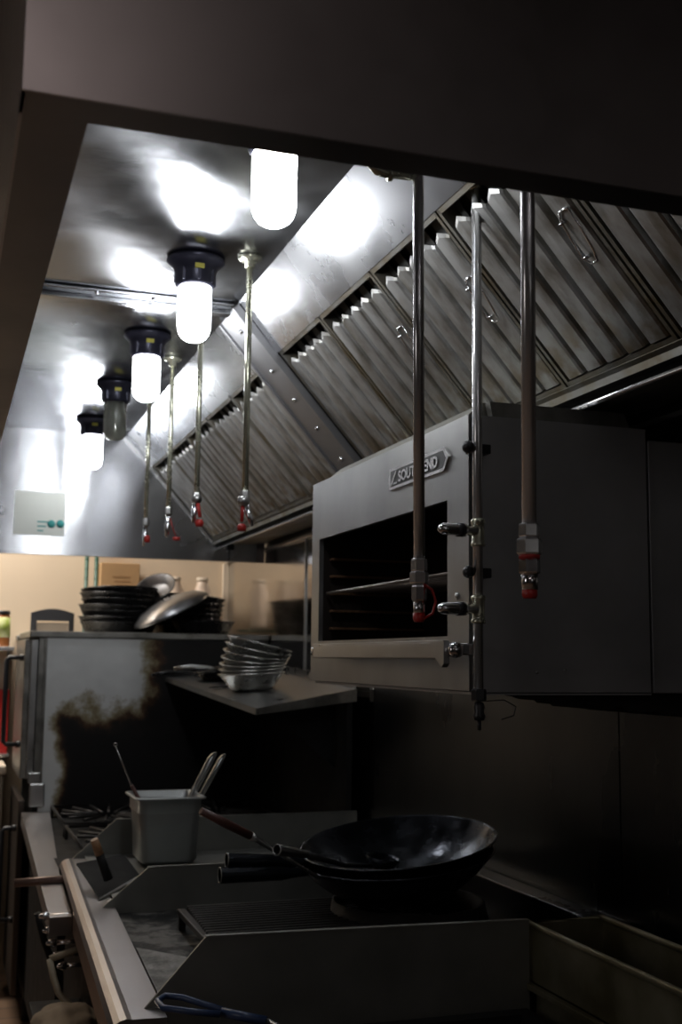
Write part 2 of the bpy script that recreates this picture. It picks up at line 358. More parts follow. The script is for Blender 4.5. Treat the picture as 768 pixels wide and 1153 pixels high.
lab = ['nearest grease-streaked baffle filter at the upper right', 'baffle filter with a clear wire handle right of the thickest pipe', 'baffle filter with a wire handle seen between two near pipes',
       'baffle filter above the left half of the broiler front', 'baffle filter touching the right side of the bolted divider strip',
       'baffle filter touching the left side of the bolted divider strip', 'second baffle filter to the left of the bolted strip', 'third baffle filter to the left of the bolted strip',
       'fourth baffle filter to the left of the bolted strip', 'last baffle filter, against the far end panel of the hood']
f0 = thing('baffle_filter', (SB[0], 0, SB[1]), lab[0], 'grease filter', 'baffle filters in the hood slope')
filter_parts(f0)
f0.location.y = ys[0]
for k in range(1, 10):
    fk = dup(f0, (SB[0], allY[k], SB[1]), None, lab[k])
    if k > 3:
        for ch in list(fk.children):
            if ch.name.startswith('handle'): bpy.data.objects.remove(ch)

# ------------------------------------------------------------------ jar lamps
lampY = [2.025, 2.87, 3.62, 4.33, 5.03]; LX = .572
llab = ['nearest lit glass jar lamp, just under the dark hood edge', 'second lit jar lamp with its whole dark flared base showing', 'third lit jar lamp, left of and behind the second',
        'unlit clear glass jar lamp between the lit ones', 'farthest lit jar lamp, lowest at the left']
def lamp(i):
    LX = .550 if i == 0 else .572
    t = thing('hood_lamp', (LX, lampY[i], CZ), llab[i], 'lamp', 'jar lamps under the hood ceiling'); c = (LX, lampY[i], CZ-.002); d = (0, 0, -1)
    b = B(); lathe(b, [(0, 0), (.074, 0), (.076, .006), (.070, .012), (.058, .024), (.052, .042), (.051, .068), (.045, .074), (0, .074)], c, d, 40)
    for k in range(8):
        a = 2*PI*k/8; box(b, LX+math.cos(a)*.052-.003, LX+math.cos(a)*.052+.003, lampY[i]+math.sin(a)*.052-.003, lampY[i]+math.sin(a)*.052+.003, CZ-.068, CZ-.035)
    base = obj('lamp_base', b, M['lamp_base'], t)
    b = B(); box(b, LX-.012, LX+.012, lampY[i]-.0585, lampY[i]-.052, CZ-.040, CZ-.028); obj('badge', b, M['yellow'], base)
    R, H = .043, .140
    prof = [(R-.004, .070), (R, .078), (R, .078+H*.70)]+[(R*math.cos(a)**.7, .078+H*.70+H*.30*math.sin(a)) for a in (.3, .6, .9, 1.2, 1.4)]+[(0, .078+H)]
    b = B(); lathe(b, prof, c, d, 40)
    if i == 3:
        lathe(b, [(r*.94, h if h < .08 else h-.003) for r, h in prof], c, d, 40)
        obj('glass_jar', b, M['glass'], t)
        b = B(); lathe(b, [(0, .06), (.014, .06), (.015, .11), (.030, .145), (.037, .175), (.030, .200), (0, .209)], c, d, 24); obj('bulb', b, M['bulb'], t)
    else: obj('glass_jar', b, M['glow'], t)
for i in range(5): lamp(i)

# ------------------------------------------------------------------ drop pipes
def hexnut(b, c, r, h, up=(0, 0, 1)): lathe(b, [(0, 0), (r*.9, 0), (r, h*.12), (r, h*.88), (r*.9, h), (0, h)], c, up, 6, smooth=False)
def drop(name_label, x, y, zb, r, m, style, collar=False, lean=0.0):
    t = thing('drop_pipe', (x, y, zb), name_label, 'pipe', 'chrome pipes hanging from the hood')
    b = B(); tube(b, [(x+lean, y, CZ-.001), (x, y, zb)], r, 20); obj('pipe', b, m, t)
    if collar:
        b = B(); lathe(b, [(0, 0), (.030, 0), (.032, .004), (.026, .010), (.014, .014), (.013, .028), (0, .028)], (x+lean, y, CZ-.001), (0, 0, -1), 28); obj('collar', b, M['pipe_brass'], t)
    return t
# three near pipes
t = drop('near pipe in front of the broiler opening, red cap and strap at its tip', .671, 1.6, 1.70, .0086, M['pipe'], 0, lean=-.004)
z = 1.70; b = B(); hexnut(b, (.671, 1.6, z-.018), .0125, .02); hexnut(b, (.671, 1.6, z-.036), .0145, .018); obj('coupling', b, M['steel_bright'], t)
b = B(); hexnut(b, (.671, 1.6, z-.062), .0115, .024); lathe(b, [(0, -.0), (.0085, 0), (.0085, .02), (0, .02)], (.671, 1.6, z-.082), seg=16); n_ = obj('nozzle', b, M['chrome'], t)
b = B(); lathe(b, [(0, 0), (.007, 0), (.009, .004), (.009, .013), (0, .013)], (.671, 1.6, z-.093), seg=16); tube(b, arc((.674, 1.597, z-.062), .0, 0, 1, 1)[:0]+[(.676, 1.595, z-.036), (.690, 1.595, z-.045), (.696, 1.595, z-.062), (.691, 1.595, z-.080), (.676, 1.595, z-.088)], .0022, 8); obj('cap', b, M['red'], t)
b = B(); tube(b, [(.665, 1.6, 2.302), (.612, 1.6, 2.300), (.600, 1.6, 2.303), (.590, 1.6, 2.312), (.587, 1.6, 2.33), (.587, 1.6, CZ-.002)], [.0068, .0068, .0085, .0085, .0085, .0068], 14); lathe(b, [(0, 0), (.011, 0), (.011, .006), (0, .006)], (.618, 1.6, 2.30), (1, 0, 0), 16); obj('elbow', b, M['pipe_brass'], t)
t = drop('thickest near pipe, in front of the dark broiler side panel', .696, 1.3, 1.722, .0095, M['pipe'], 0, lean=.006)
z = 1.722; x, y = .696, 1.3; b = B(); hexnut(b, (x, y, z-.016), .0135, .018); hexnut(b, (x, y, z-.038), .0165, .021); obj('coupling', b, M['steel_bright'], t)
b = B(); hexnut(b, (x, y, z-.062), .0140, .019); lathe(b, [(0, 0), (.0105, 0), (.0105, .022), (0, .022)], (x, y, z-.082), seg=18); obj('nozzle', b, M['chrome'], t)
b = B(); lathe(b, [(0, 0), (.008, 0), (.010, .004), (.0095, .013), (0, .013)], (x, y, z-.093), seg=16); lathe(b, [(0, 0), (.0135, 0), (.0135, .005), (0, .005)], (x, y, z-.043), seg=18); obj('cap', b, M['red'], t)
# far pipes
def far_pipe(label, x, y, zb, m, kind, lean=0):
    t = drop(label, x, y, zb, .0082, m, 0, True, lean)
    b = B(); hexnut(b, (x, y, zb-.022), .0125, .026)
    if kind == 0:
        lathe(b, [(0, 0), (.013, .004), (.016, .014), (.013, .024), (0, .028)], (x-.004, y, zb-.036), seg=16)
    elif kind == 1: lathe(b, [(0, 0), (.012, .004), (.017, .015), (.012, .026), (0, .030)], (x, y-.004, zb-.03), seg=18)
    obj('coupling', b, M['steel'], t)
    b = B()
    if kind == 0: tube(b, [(x+.002, y, zb-.030), (x+.012, y-.004, zb-.062), (x+.018, y-.006, zb-.085)], [.009, .008, .004], 12)
    elif kind == 1: tube(b, [(x-.004, y, zb-.03), (x-.008, y, zb-.085)], [.009, .006], 12)
    else: tube(b, [(x, y, zb-.02), (x-.001, y, zb-.05), (x-.001, y, zb-.056), (x-.003, y, zb-.098)], [.008, .008, .011, .005], 12)
    obj('nozzle', b, M['chrome'], t)
    b = B()
    if kind == 0: tube(b, [(x-.006, y, zb-.028), (x-.007, y, zb-.075)], .0045, 8); lathe(b, [(0, 0), (.011, 0), (.012, .012), (.007, .018), (0, .018)], (x-.007, y, zb-.098), seg=14)
    elif kind == 1: tube(b, [(x+.002, y-.01, zb-.028), (x+.010, y-.01, zb-.07)], .0055, 8); lathe(b, [(0, 0), (.010, 0), (.014, .012), (.008, .022), (0, .022)], (x+.008, y-.01, zb-.098), seg=14)
    elif kind == 2: tube(b, [(x+.006, y, zb-.03), (x+.018, y, zb-.07), (x+.028, y, zb-.095)], .0015, 6); lathe(b, [(0, 0), (.013, .002), (.013, .012), (0, .014)], (x+.03, y, zb-.11), seg=14)
    else: lathe(b, [(0, 0), (.010, 0), (.011, .012), (.009, .026), (0, .026)], (x+.006, y-.006, zb-.085), seg=14)
    obj('cap', b, M['red'], t)
far_pipe('drop pipe with slanted nozzle and wide ceiling collar, nearest of the four far ones', .700, 2.80, 1.965, M['pipe_brass'], 0)
far_pipe('drop pipe ending in a round white ball joint with a red cap', .694, 3.37, 2.035, M['pipe_brass'], 1)
far_pipe('thin drop pipe whose red cap hangs loose on a wire', .703, 3.88, 2.055, M['pipe_brass'], 2)
far_pipe('farthest drop pipe, leftmost and lowest under the third lamp', .692, 4.28, 2.06, M['pipe_brass'], 3)

# ------------------------------------------------------------------ hanging broiler (salamander)
SX, SY0, SY1, SZ0, SZ1 = .92, 1.955, 2.93, 1.491, 2.014; SR = 1.31
s = thing('salamander_broiler', (1.15, 2.4, SZ0), 'large grey steel salamander broiler hanging on the wall, dark open front', 'broiler')
oy0, oy1, oz0, oz1 = 2.052, 2.868, 1.597, 1.862
b = B()
Q = [[b.verts.new((x_, y_, z_)) for (y_, z_) in ((SY0, SZ0+.004), (SY1, SZ0+.004), (SY1, SZ1), (SY0, SZ1), (oy0, oz0), (oy1, oz0), (oy1, oz1), (oy0, oz1))] for x_ in (SX, SX+.012)]
for i in range(4):
    j = (i+1) % 4
    for a in Q: b.faces.new((a[i], a[j], a[4+j], a[4+i]))
    b.faces.new((Q[0][i], Q[0][j], Q[1][j], Q[1][i])); b.faces.new((Q[0][4+i], Q[0][4+j], Q[1][4+j], Q[1][4+i]))
bmesh.ops.bevel(b, geom=[e_ for e_ in b.edges if e_.calc_face_angle(0) > .5], offset=.002, segments=2, affect='EDGES', profile=.5)
obj('front_frame', b, M['sal_front'], s)
b = B(); box(b, SX+.014, SR-.001, SY0, SY0+.003, SZ0, SZ1-.004); box(b, SX+.014, SR-.001, SY1-.003, SY1, SZ0, SZ1-.004); box(b, SX+.013, SR, SY0, SY1, SZ1-.004, SZ1); box(b, SX+.013, SR, SY0, SY1, SZ0-.003, SZ0+.002)
obj('body', b, M['sal_side'], s)
b = B(); box(b, SR+.008, WX-.002, SY0+.006, SY1-.006, SZ0, SZ1-.02, .002); box(b, SR, SR+.007, SY0+.012, SY1-.012, SZ0, SZ1-.03)
obj('rear_box', b, M['sal_side'], s)
b = B(); box(b, SX+.0125, SX+.30, oy0-.006, oy0-.003, oz0-.03, oz1+.03); box(b, SX+.0125, SX+.30, oy1+.003, oy1+.006, oz0-.03, oz1+.03); box(b, SX+.0125, SX+.30, oy0-.006, oy1+.006, oz0-.035, oz0-.03); box(b, SX+.0125, SX+.30, oy0-.006, oy1+.006, oz1+.03, oz1+.035); box(b, SX+.30, SX+.303, oy0-.006, oy1+.006, oz0-.035, oz1+.035)
cav = obj('oven_cavity', b, mat('dark_cavity', (.030, .022, .018), .5, .5, var=.4, var_scale=14), s)  # near-black brown lining with random darker patches
mg = mat('rusty_guides', (.20, .11, .06), .5, .6)
for k in range(5):
    zz = oz0+.03+.045*k
    b = B(); box(b, SX+.03, SX+.29, oy1-.022, oy1+.003, zz, zz+.006, .001); obj('rack_guide', b, mg, cav)
    b = B(); box(b, SX+.03, SX+.29, oy0-.003, oy0+.012, zz, zz+.006, .001); obj('rack_guide', b, mg, cav)
b = B(); zr = oz0+.128
for k in range(14): xx = SX+.04+.018*k; tube(b, [(xx, oy0+.01, zr), (xx, oy1-.02, zr)], .0022, 6)
tube(b, [(SX+.02, oy0+.004, zr-.004), (SX+.02, oy1-.01, zr-.004)], .004, 8); obj('wire_rack', b, mat('dull_rack', (.20, .17, .15), .4, .8), cav)
# pull bar with moulded ends
BYF, BYN = at(355, 735, 'x', SX-.045).y, at(504, 735, 'x', SX-.045).y
b = B(); box(b, SX-.052, SX-.042, BYN+.005, BYF, 1.553, 1.586, .003); 
prism(b, [(SX-.053, BYN+0.000, 1.586), (SX-.053, BYN+0.065, 1.586), (SX-.053, BYN+0.035, 1.553), (SX-.053, BYN+0.010, 1.538), (SX-.053, BYN+0.000, 1.545)], (.012, 0, 0))
box(b, SX-.052, SX-.040, BYN+.005, BYF, 1.583, 1.588, .001); obj('pull_bar', b, M['steel'], s)
for yy in (BYN-.010, BYF+.022):
    b = B(); lathe(b, [(0, 0), (.013, 0), (.015, .006), (.015, .018), (.010, .026), (0, .028)], (SX-.034, yy-.012, 1.570), (0, 1, 0), 18); box(b, SX-.036, SX-.0005, yy-.008, yy+.010, 1.560, 1.582, .003); obj('bar_bracket', b, M['chrome'], s)
# top collar / flue box and sloping crown behind the front edge
b = B(); prism(b, [(SX+.012, SY0+.06, SZ1), (SX+.060, SY0+.06, SZ1+.040), (SX+.33, SY0+.06, SZ1+.040), (SX+.36, SY0+.06, SZ1)], (0, .86, 0)); obj('flue_box', b, mat('flue_steel', (.42, .41, .36), .5, .85, var=.3, var_scale=6), s)
b = B(); prism(b, [(SX+.060, SY0+.03, SZ1+.036), (SX+.36, SY0+.03, SZ1+.036), (SX+.375, SY0+.03, SZ1+.002), (SX+.066, SY0+.03, SZ1+.006)], (0, .02, 0)); obj('flue_plate', b, M['steel_worn'], s)
for sp in ((SX+.14, SY0, 1.53), (SX+.20, SY0, 1.535)): b = B(); bolts(b, [sp], (0, -1, 0), .003, .002); obj('screw', b, M['steel'], s)
b = B(); lathe(b, [(0, 0), (.007, 0), (.006, .004), (0, .005)], (SX, 2.005, 1.672), (-1, 0, 0), 12); obj('screw', b, M['steel'], s)
# burnt insulation hanging beneath
b = B(); pts = [(SX+.22, 1.49)]; random.seed(3)
for k in range(24): xx = SX+.225+.0125*k; pts.append((xx, 1.487-.038*(k/24)**.7-.012*random.random()))
pts += [(SX+.518, 1.49)]; prism(b, [(x_, SY0+.02, z_) for x_, z_ in pts], (0, .30, 0)); obj('burnt_insulation', b, M['black'], s)
# name plate
yA, yB = at(441, 530, 'x', SX).y, at(507, 508, 'x', SX).y   # far and near end
zc = 1.945; hh = .0235
b = B(); L0, L1 = max(yA, yB), min(yA, yB)
outer = [(L0, zc-hh), (L1+.022, zc-hh), (L1+.006, zc-.004), (L1, zc+.002), (L1+.006, zc+.008), (L1+.022, zc+hh), (L0, zc+hh), (L0, zc+.010), (L0+.006, zc+.004), (L0+.006, zc-.004), (L0, zc-.010)]
prism(b, [(SX-.0045, y_, z_) for y_, z_ in outer], (.0045, 0, 0)); plate = obj('name_plate', b, M['steel_bright'], s); tag(plate, 'cast name plate with raised rim')
b = B(); inner = [(L0-.006, zc-hh+.006), (L1+.026, zc-hh+.006), (L1+.011, zc), (L1+.026, zc+hh-.006), (L0-.006, zc+hh-.006)]
prism(b, [(SX-.0050, y_, z_) for y_, z_ in inner], (.0004, 0, 0)); obj('plate_field', b, mat('plate_field', (.05, .05, .05), .5, .7), plate)
def text_part(txt, size, org, mat_, parent, depth=.0012, sx=1.0):
    """text facing -X, reading towards -Y"""
    cu = bpy.data.curves.new('t', 'FONT'); cu.body = txt; cu.size = size; cu.extrude = depth; cu.offset = size*.03
    tmp = bpy.data.objects.new('t', cu); COL.objects.link(tmp); dg = bpy.context.evaluated_depsgraph_get(); dg.update()
    me = bpy.data.meshes.new_from_object(tmp.evaluated_get(dg)); bpy.data.objects.remove(tmp)
    b = B(); b.from_mesh(me); bpy.data.meshes.remove(me)
    for v in b.verts: v.co = Vector((org[0]-v.co.z, org[1]-v.co.x*sx, org[2]+v.co.y))
    return obj('lettering', b, mat_, parent)
b = B()
for (a, c) in ((.012, .020),): prism(b, [(SX-.0062, L0-.010, zc-.014), (SX-.0062, L0-.016, zc-.014), (SX-.0062, L0-.044, zc+.014), (SX-.0062, L0-.038, zc+.014)], (.001, 0, 0)); prism(b, [(SX-.0062, L0-.024, zc-.014), (SX-.0062, L0-.046, zc-.014), (SX-.0062, L0-.050, zc-.010), (SX-.0062, L0-.030, zc-.010)], (.001, 0, 0))
obj('emblem', b, M['steel_bright'], plate)
text_part('SOUTHBEND', .032, (SX-.0058, L0-.056, zc-.0115), M['steel_bright'], plate, .0010, sx=(L0-L1-.056-.030)/.205)

# riser pipe clamped to the broiler with two side valves
rx, ry = .925, 1.925
t = thing('gas_pipe', (rx, ry, 1.45), 'brass-tinted riser pipe with two side valves at the broiler near corner', 'pipe')
b = B(); tube(b, [(rx, ry, CZ-.002), (rx-.001, ry, 1.50)], .0095, 20); obj('pipe', b, M['pipe'], t)
b = B(); lathe(b, [(0, 0), (.013, 0), (.013, .006), (.011, .02), (0, .02)], (rx, ry, 2.448), seg=18); obj('pipe_joint', b, M['pipe_brass'], t)
for zm, zh in ((1.785, .0215), (1.6435, .0215)):
    b = B(); lathe(b, [(.0098, -zh-.004), (.0125, -zh-.004), (.014, -zh), (.0125, -zh+.004), (.0114, -zh+.006), (.0118, 0), (.0114, zh-.006), (.0125, zh-.004), (.014, zh), (.0125, zh+.004), (.0098, zh+.004)], (rx, ry, zm), seg=20); obj('tee_fitting', b, M['pipe_brass'], t)
for zz in (1.788, 1.644):
    b = B(); lathe(b, [(0, 0), (.009, .000), (.009, .022), (.0125, .024), (.0125, .030)], (rx-.006, ry-.004, zz), (-1, -.12, 0), 18)
    lathe(b, [(.0115, .040), (.0115, .062), (.0105, .072), (.006, .079), (0, .081)], (rx-.006, ry-.004, zz), (-1, -.12, 0), 18)
    v = obj('valve', b, M['chrome'], t)
    b = B(); lathe(b, [(0, .029), (.013, .029), (.013, .041), (0, .041)], (rx-.006, ry-.004, zz), (-1, -.12, 0), 18); obj('valve_ring', b, M['black_plastic'], v)
for zz in (1.945, 1.712):
    b = B(); box(b, rx-.012, rx+.030, ry+.004, SY0+.001, zz-.009, zz+.009, .002); lathe(b, [(0, 0), (.011, 0), (.012, .01), (.008, .018), (0, .02)], (rx-.018, ry+.006, zz), (-.3, -1, 0), 14); obj('clamp', b, M['black_plastic'], t)
b = B(); hexnut(b, (rx, ry, 1.478), .014, .022); lathe(b, [(0, 0), (.009, 0), (.012, .008), (.009, .014), (.011, .024), (.008, .032), (0, .034)], (rx, ry, 1.444), seg=14); lathe(b, [(0, 0), (.004, .002), (.004, .02), (0, .02)], (rx, ry, 1.425), seg=10); obj('end_fitting', b, M['black_plastic'], t)
b = B(); tube(b, [(rx+.012, ry, 1.478), (rx+.05, ry-.002, 1.480), (rx+.075, ry, 1.468), (rx+.070, ry, 1.452), (rx+.045, ry, 1.445)], .0012, 6); obj('loose_wire', b, M['black_plastic'], t)

# ------------------------------------------------------------------ double oven at the end of the line
OY = 5.27; ov = thing('double_oven', (.9, 5.6, 0), 'tall double oven with burnt grey side at the far end of the line', 'oven')
b = B(); box(b, .425, 1.445, OY, OY+.004, .86, 1.632); obj('side_panel', b, M['burnt'], ov)
b = B(); box(b, .36, 1.445, OY-.012, 6.0, 1.634, 1.662, .004); obj('top_panel', b, M['steel_worn'], ov)
b = B(); box(b, .40, 1.33, OY+.005, 5.98, .10, 1.632); obj('body', b, M['black'], ov)
b = B(); box(b, .425, .437, OY-.006, OY-.001, .90, 1.632, .001); obj('side_trim', b, M['steel_worn'], ov)
b = B(); box(b, .370, .402, OY+.02, 5.92, 1.02, 1.625, .004); up = obj('door', b, M['steel'], ov); tag(up, 'upper oven door edge')
b = B(); box(b, .345, .372, OY+.05, 5.90, 1.02, 1.625, .003); box(b, .402, .424, OY-.0, OY+.004, 1.0, 1.63); obj('door_gap_strip', b, M['steel_worn'], up)
def ovh(z0, z1, par, x0=.272, x1=.346, yy=OY+.10):
    b = B(); tube(b, [(x1, yy, z1), (x0+.012, yy, z1), (x0, yy, z1-.012), (x0, yy, z0+.012), (x0+.012, yy, z0), (x1, yy, z0)], .0105, 12)
    for zz in (z0, z1): tube(b, [(x1-.02, yy, zz), (x1+.002, yy, zz)], .015, 12)
    obj('handle', b, M['black_plastic'], par)
ovh(1.165, 1.545, up)
b = B(); box(b, .345, .372, OY+.03, 5.90, .12, .93, .004); lo = obj('door', b, mat('dark_lower_door', (.10, .085, .075), .4, .8), ov); tag(lo, 'dark lower oven door')
ovh(.416, .804, lo, .285, .346)
b = B(); box(b, .385, .450, OY-.02, OY+.004, .905, 1.005, .006); box(b, .378, .430, OY-.012, OY+.02, 1.005, 1.05, .004); obj('corner_bracket', b, M['steel'], ov)
for xx in (.42, 1.27):
    for yy in (OY+.08, 5.9): b = B(); tube(b, [(xx, yy, 0), (xx, yy, .10)], .022, 12); obj('foot', b, M['black'], ov)

# pans on the oven
def panmesh(r, d, th=.004, flare=.035, seg=40):
    return [(0, 0), (r-flare-.012, 0), (r-flare, .006), (r-.004, d-.003), (r+.002, d), (r+.002, d+.003), (r-.006, d+.002), (r-flare-.002, .010), (r-flare-.014, th), (0, th)]
def pan(label, c, r, d, rot, m, group, handle=.0, hm=None, name='frying_pan', cat='pan', flare=.03):
    t = thing(name, c, label, cat, group)
    b = B(); lathe(b, panmesh(r, d, flare=flare), c, seg=44); obj('bowl', b, m, t)
    if handle:
        b = B(); c = Vector(c); h0 = c+Vector((-r+.004, 0, d-.008))
        P_ = [h0, h0+Vector((-.03, 0, .012)), h0+Vector((-handle*.6, 0, .022)), h0+Vector((-handle, 0, .018))]
        tube(b, P_, [.008, .007, .010, .008], 10)
        obj('handle', b, hm or m, t)
    t.rotation_euler = rot
    return t
g1 = 'black iron pans piled on the oven'
zt = 1.663; pc = at(133, 690, 'y', 5.62); NTH = ['lowest', 'second from bottom', 'third from bottom', 'middle', 'third from top', 'second from top', 'topmost']
for k in range(7):
    pan('%s black pan of the left stack on the oven' % NTH[k], (pc.x+(.006, -.006)[k % 2], 5.62, zt+.0265*k), .183-.002*(k % 3), .050, (.008*k, .004*k*(-1)**k, .5*k), M['pan_black'], g1, .0, flare=.022)
pr = at(208, 690, 'y', 5.66); NTR = NTH[:3]+NTH[4:]
for k in range(6):
    pan('%s black pan of the right pile on the oven' % NTR[k], (pr.x+.02+.003*k, 5.70, zt+.0275*k), .168, .050, (.012*k, -.012*k, .5*k), M['pan_black'], g1, 0, flare=.022)
p = at(235, 706, 'y', 5.42); pan('low wide black pan at the right end of the oven top', (p.x-.02, 5.45, zt), .15, .058, (0, 0, 0), M['pan_black'], g1, 0)
# silver lid leaning on the pile : a curved shallow shell seen on edge
lc = at(193, 688, 'y', 5.42)
t = thing('pan_lid', lc, 'bent silvery grey pan leaning against the black pans on the oven', 'pan')
b = B(); lathe(b, [(0, .062), (.07, .058), (.14, .042), (.185, .012), (.192, 0), (.188, 0), (.180, .010), (.137, .038), (.07, .053), (0, .057)], lc, seg=40); obj('shell', b, mat('dull_silver', (.30, .30, .31), .3, .9, var=.3, var_scale=12), t)
b = B(); tube(b, [lc+Vector((-.015, 0, .058)), lc+Vector((-.015, 0, .08)), lc+Vector((.02, 0, .08)), lc+Vector((.02, 0, .058))], .005, 8); obj('knob', b, M['pan_black'], t)
t.rotation_euler = (math.radians(5), math.radians(-27), 0)
p = at(178, 664, 'y', 5.74); pan('grey pan tipped up on top of the left stack', (p.x-.02, 5.64, 1.862), .10, .04, (math.radians(35), math.radians(-30), 0), mat('grey_pan', (.06, .06, .063), .35, .7), g1, 0)

# ------------------------------------------------------------------ crooked steel wall shelf with bowls
A_, B_, C_, D_ = Vector((.965, 5.255, 1.462)), Vector((1.005, 3.80, 1.386)), Vector((1.425, 3.98, 1.446)), Vector((1.445, 5.255, 1.500))
t = thing('bowl_shelf', (1.2, 4.5, 1.38), 'tilted stainless steel wall shelf carrying the stacked bowls', 'shelf')
def slab(b, ps, th):
    a = [b.verts.new(p) for p in ps]; c = [b.verts.new(p-Vector((0, 0, th))) for p in ps]; n = len(ps)
    b.faces.new(a); b.faces.new(c[::-1])
    for i in range(n): b.faces.new((a[i], c[i], c[(i+1) % n], a[(i+1) % n]))
b = B(); slab(b, [A_, B_, C_, D_], .012); obj('shelf_board', b, M['steel'], t)
b = B(); dn = (B_-A_).normalized(); 
prism(b, [A_, B_, B_-Vector((0, 0, .022)), A_-Vector((0, 0, .018))], (-.004, 0, 0)); prism(b, [B_, C_, C_-Vector((0, 0, .045)), B_-Vector((0, 0, .022))], (0, -.004, 0)); obj('shelf_lip', b, M['steel_worn'], t)
b = B(); prism(b, [C_+Vector((-.004, 0, -.004)), D_+Vector((-.004, 0, -.004)), D_+Vector((-.004, 0, .03)), C_+Vector((-.004, 0, .03))], (.003, 0, 0)); obj('upstand', b, M['steel'], t)
for f_ in (.06, .94):
    p, q_ = B_.lerp(A_, f_), C_.lerp(D_, f_); b = B(); prism(b, [p.lerp(q_, .15)-Vector((0, 0, .013)), p.lerp(q_, .85)-Vector((0, 0, .013)), p.lerp(q_, .85)-Vector((0, 0, .28))], (0, .006, 0)); obj('bracket', b, M['black'], t)
def shelf_z(x, y):
    u = (y-3.85)/1.4; zf = 1.386+(1.462-1.386)*u; zb = 1.446+.054*u; return zf+(zb-zf)*max(0, min(1, (x-1.0)/.43))
g2 = 'silver bowls stacked on the wall shelf'
bc = at(284, 760, 'y', 4.35); bx, by = bc.x, 4.35; bz = shelf_z(bx, by)+.003
for k in range(7):
    pan(['bottom silver bowl of the shelf stack, its whole side showing', 'second silver bowl up in the shelf stack', 'third silver bowl up in the shelf stack', 'fourth silver bowl up in the shelf stack', 'fifth silver bowl up in the shelf stack', 'sixth silver bowl up in the shelf stack', 'topmost silver bowl of the shelf stack'][k],
        (bx+.002*k, by, bz+.019*k), .128, .062, (.02*k, -.05-.025*k, .4*k), M['pan_silver'], g2, 0, name='steel_bowl', cat='bowl', flare=.045)
hx = at(215, 750, 'y', 4.7)
pan('black long-handled pan lying on the left end of the wall shelf', (1.15, 4.90, shelf_z(1.1, 4.9)+.012), .125, .035, (0, -.10, .15), M['pan_black'], 'black pans on the wall shelf', .20)
pan('black pan with steel handle resting behind the silver bowls', (1.19, 4.72, shelf_z(1.1, 4.72)+.050), .12, .03, (0, -.10, -.1), M['pan_black'], 'black pans on the wall shelf', .17, M['steel'])

# ------------------------------------------------------------------ far range
fr = thing('range', (.9, 4.6, 0), 'black burner range in front of the tall oven, steel front ledge', 'range')
b = B(); box(b, .40, 1.42, 3.99, 5.24, .12, .86); obj('body', b, M['black'], fr)
b = B(); prism(b, [(.315, 3.36, .84), (.355, 5.25, .885), (.475, 5.25, .885), (.395, 3.95, .854), (.375, 3.36, .84)], (0, 0, -.05)); obj('front_ledge', b, M['rail'], fr)
b = B(); box(b, 1.385, 1.405, 3.97, 5.25, .86, 1.412); obj('back_riser', b, M['black'], fr)
mgr = mat('cast_iron_grate', (.045, .042, .04), .45, .5, rvar=.1)
for j in range(2):
    yc = 4.32+.62*j
    for i in range(2):
        xc = .68+.46*i; b = B()
        for k in range(7):
            a = PI*k/7; tube(b, [(xc+.05*math.cos(a), yc+.05*math.sin(a), .905), (xc+.19*math.cos(a), yc+.26*math.sin(a), .912)], .006, 6); tube(b, [(xc-.05*math.cos(a), yc-.05*math.sin(a), .905), (xc-.19*math.cos(a), yc-.26*math.sin(a), .912)], .006, 6)
        tube(b, [(xc-.2, yc-.28, .91), (xc+.2, yc-.28, .91), (xc+.2, yc+.28, .91), (xc-.2, yc+.28, .91)], .007, 6, closed=True)
        for sx_ in (-.2, .2):
            for sy_ in (-.28, .28): tube(b, [(xc+sx_, yc+sy_, .862), (xc+sx_, yc+sy_, .91)], .007, 6)
        obj('burner_grate', b, mgr, fr)
for j in range(2):
    for i in range(2): b = B(); lathe(b, [(0, .0), (.05, 0), (.05, .02), (.035, .03), (0, .032)], (.68+.46*i, 4.32+.62*j, .86), seg=20); obj('burner_head', b, M['black'], fr)
for yy in (4.2, 4.45, 4.7, 4.95): b = B(); lathe(b, [(0, 0), (.02, 0), (.018, .025), (.008, .028), (0, .03)], (.40, yy, .76), (-1, 0, 0), 16); obj('knob', b, M['chrome'], fr)
for xx in (.46, 1.36):
    for yy in (4.05, 5.18): b = B(); tube(b, [(xx, yy, 0), (xx, yy, .12)], .02, 12); obj('foot', b, M['black'], fr)

# ------------------------------------------------------------------ wok station with dividers
ws = thing('wok_station', (.9, 3.1, 0), 'greasy steel wok station with splash dividers across the front of the line', 'wok range')
YN, YM, YF = 2.25, 3.16, 3.95
def rx_(y): return .325+(y-2.2)*.0418     # front rail outer edge (the unit stands slightly askew)
b = B()
prof = lambda y: [(rx_(y), .868), (rx_(y)-.004, .880), (rx_(y)+.002, .892), (rx_(y)+.012, .899), (rx_(y)+.024, .902), (rx_(y)+.034, .900), (rx_(y)+.098, .899), (rx_(y)+.098, .880), (rx_(y)+.02, .868)]
def loft(b, ylist, pf, smooth=False):
    R0 = None
    for y in ylist:
        r_ = [b.verts.new((x_, y, z_)) for x_, z_ in pf(y)]
        if R0:
            n = len(r_)
            for i in range(n): f = b.faces.new((R0[i], r_[i], r_[(i+1) % n], R0[(i+1) % n])); f.smooth = smooth
        else: first = r_
        R0 = r_
    b.faces.new(first); b.faces.new(R0[::-1])
loft(b, [2.19, 3.0, 3.93], prof); obj('front_rail', b, M['rail'], ws)
b = B(); loft(b, [2.19, 3.35], lambda y: [(rx_(y)+.004, .80), (rx_(y)+.004, .868), (rx_(y)+.02, .868), (rx_(y)+.02, .80)]); obj('rail_apron', b, mat('brown_apron', (.22, .15, .12), .4, .8, var=.3), ws)
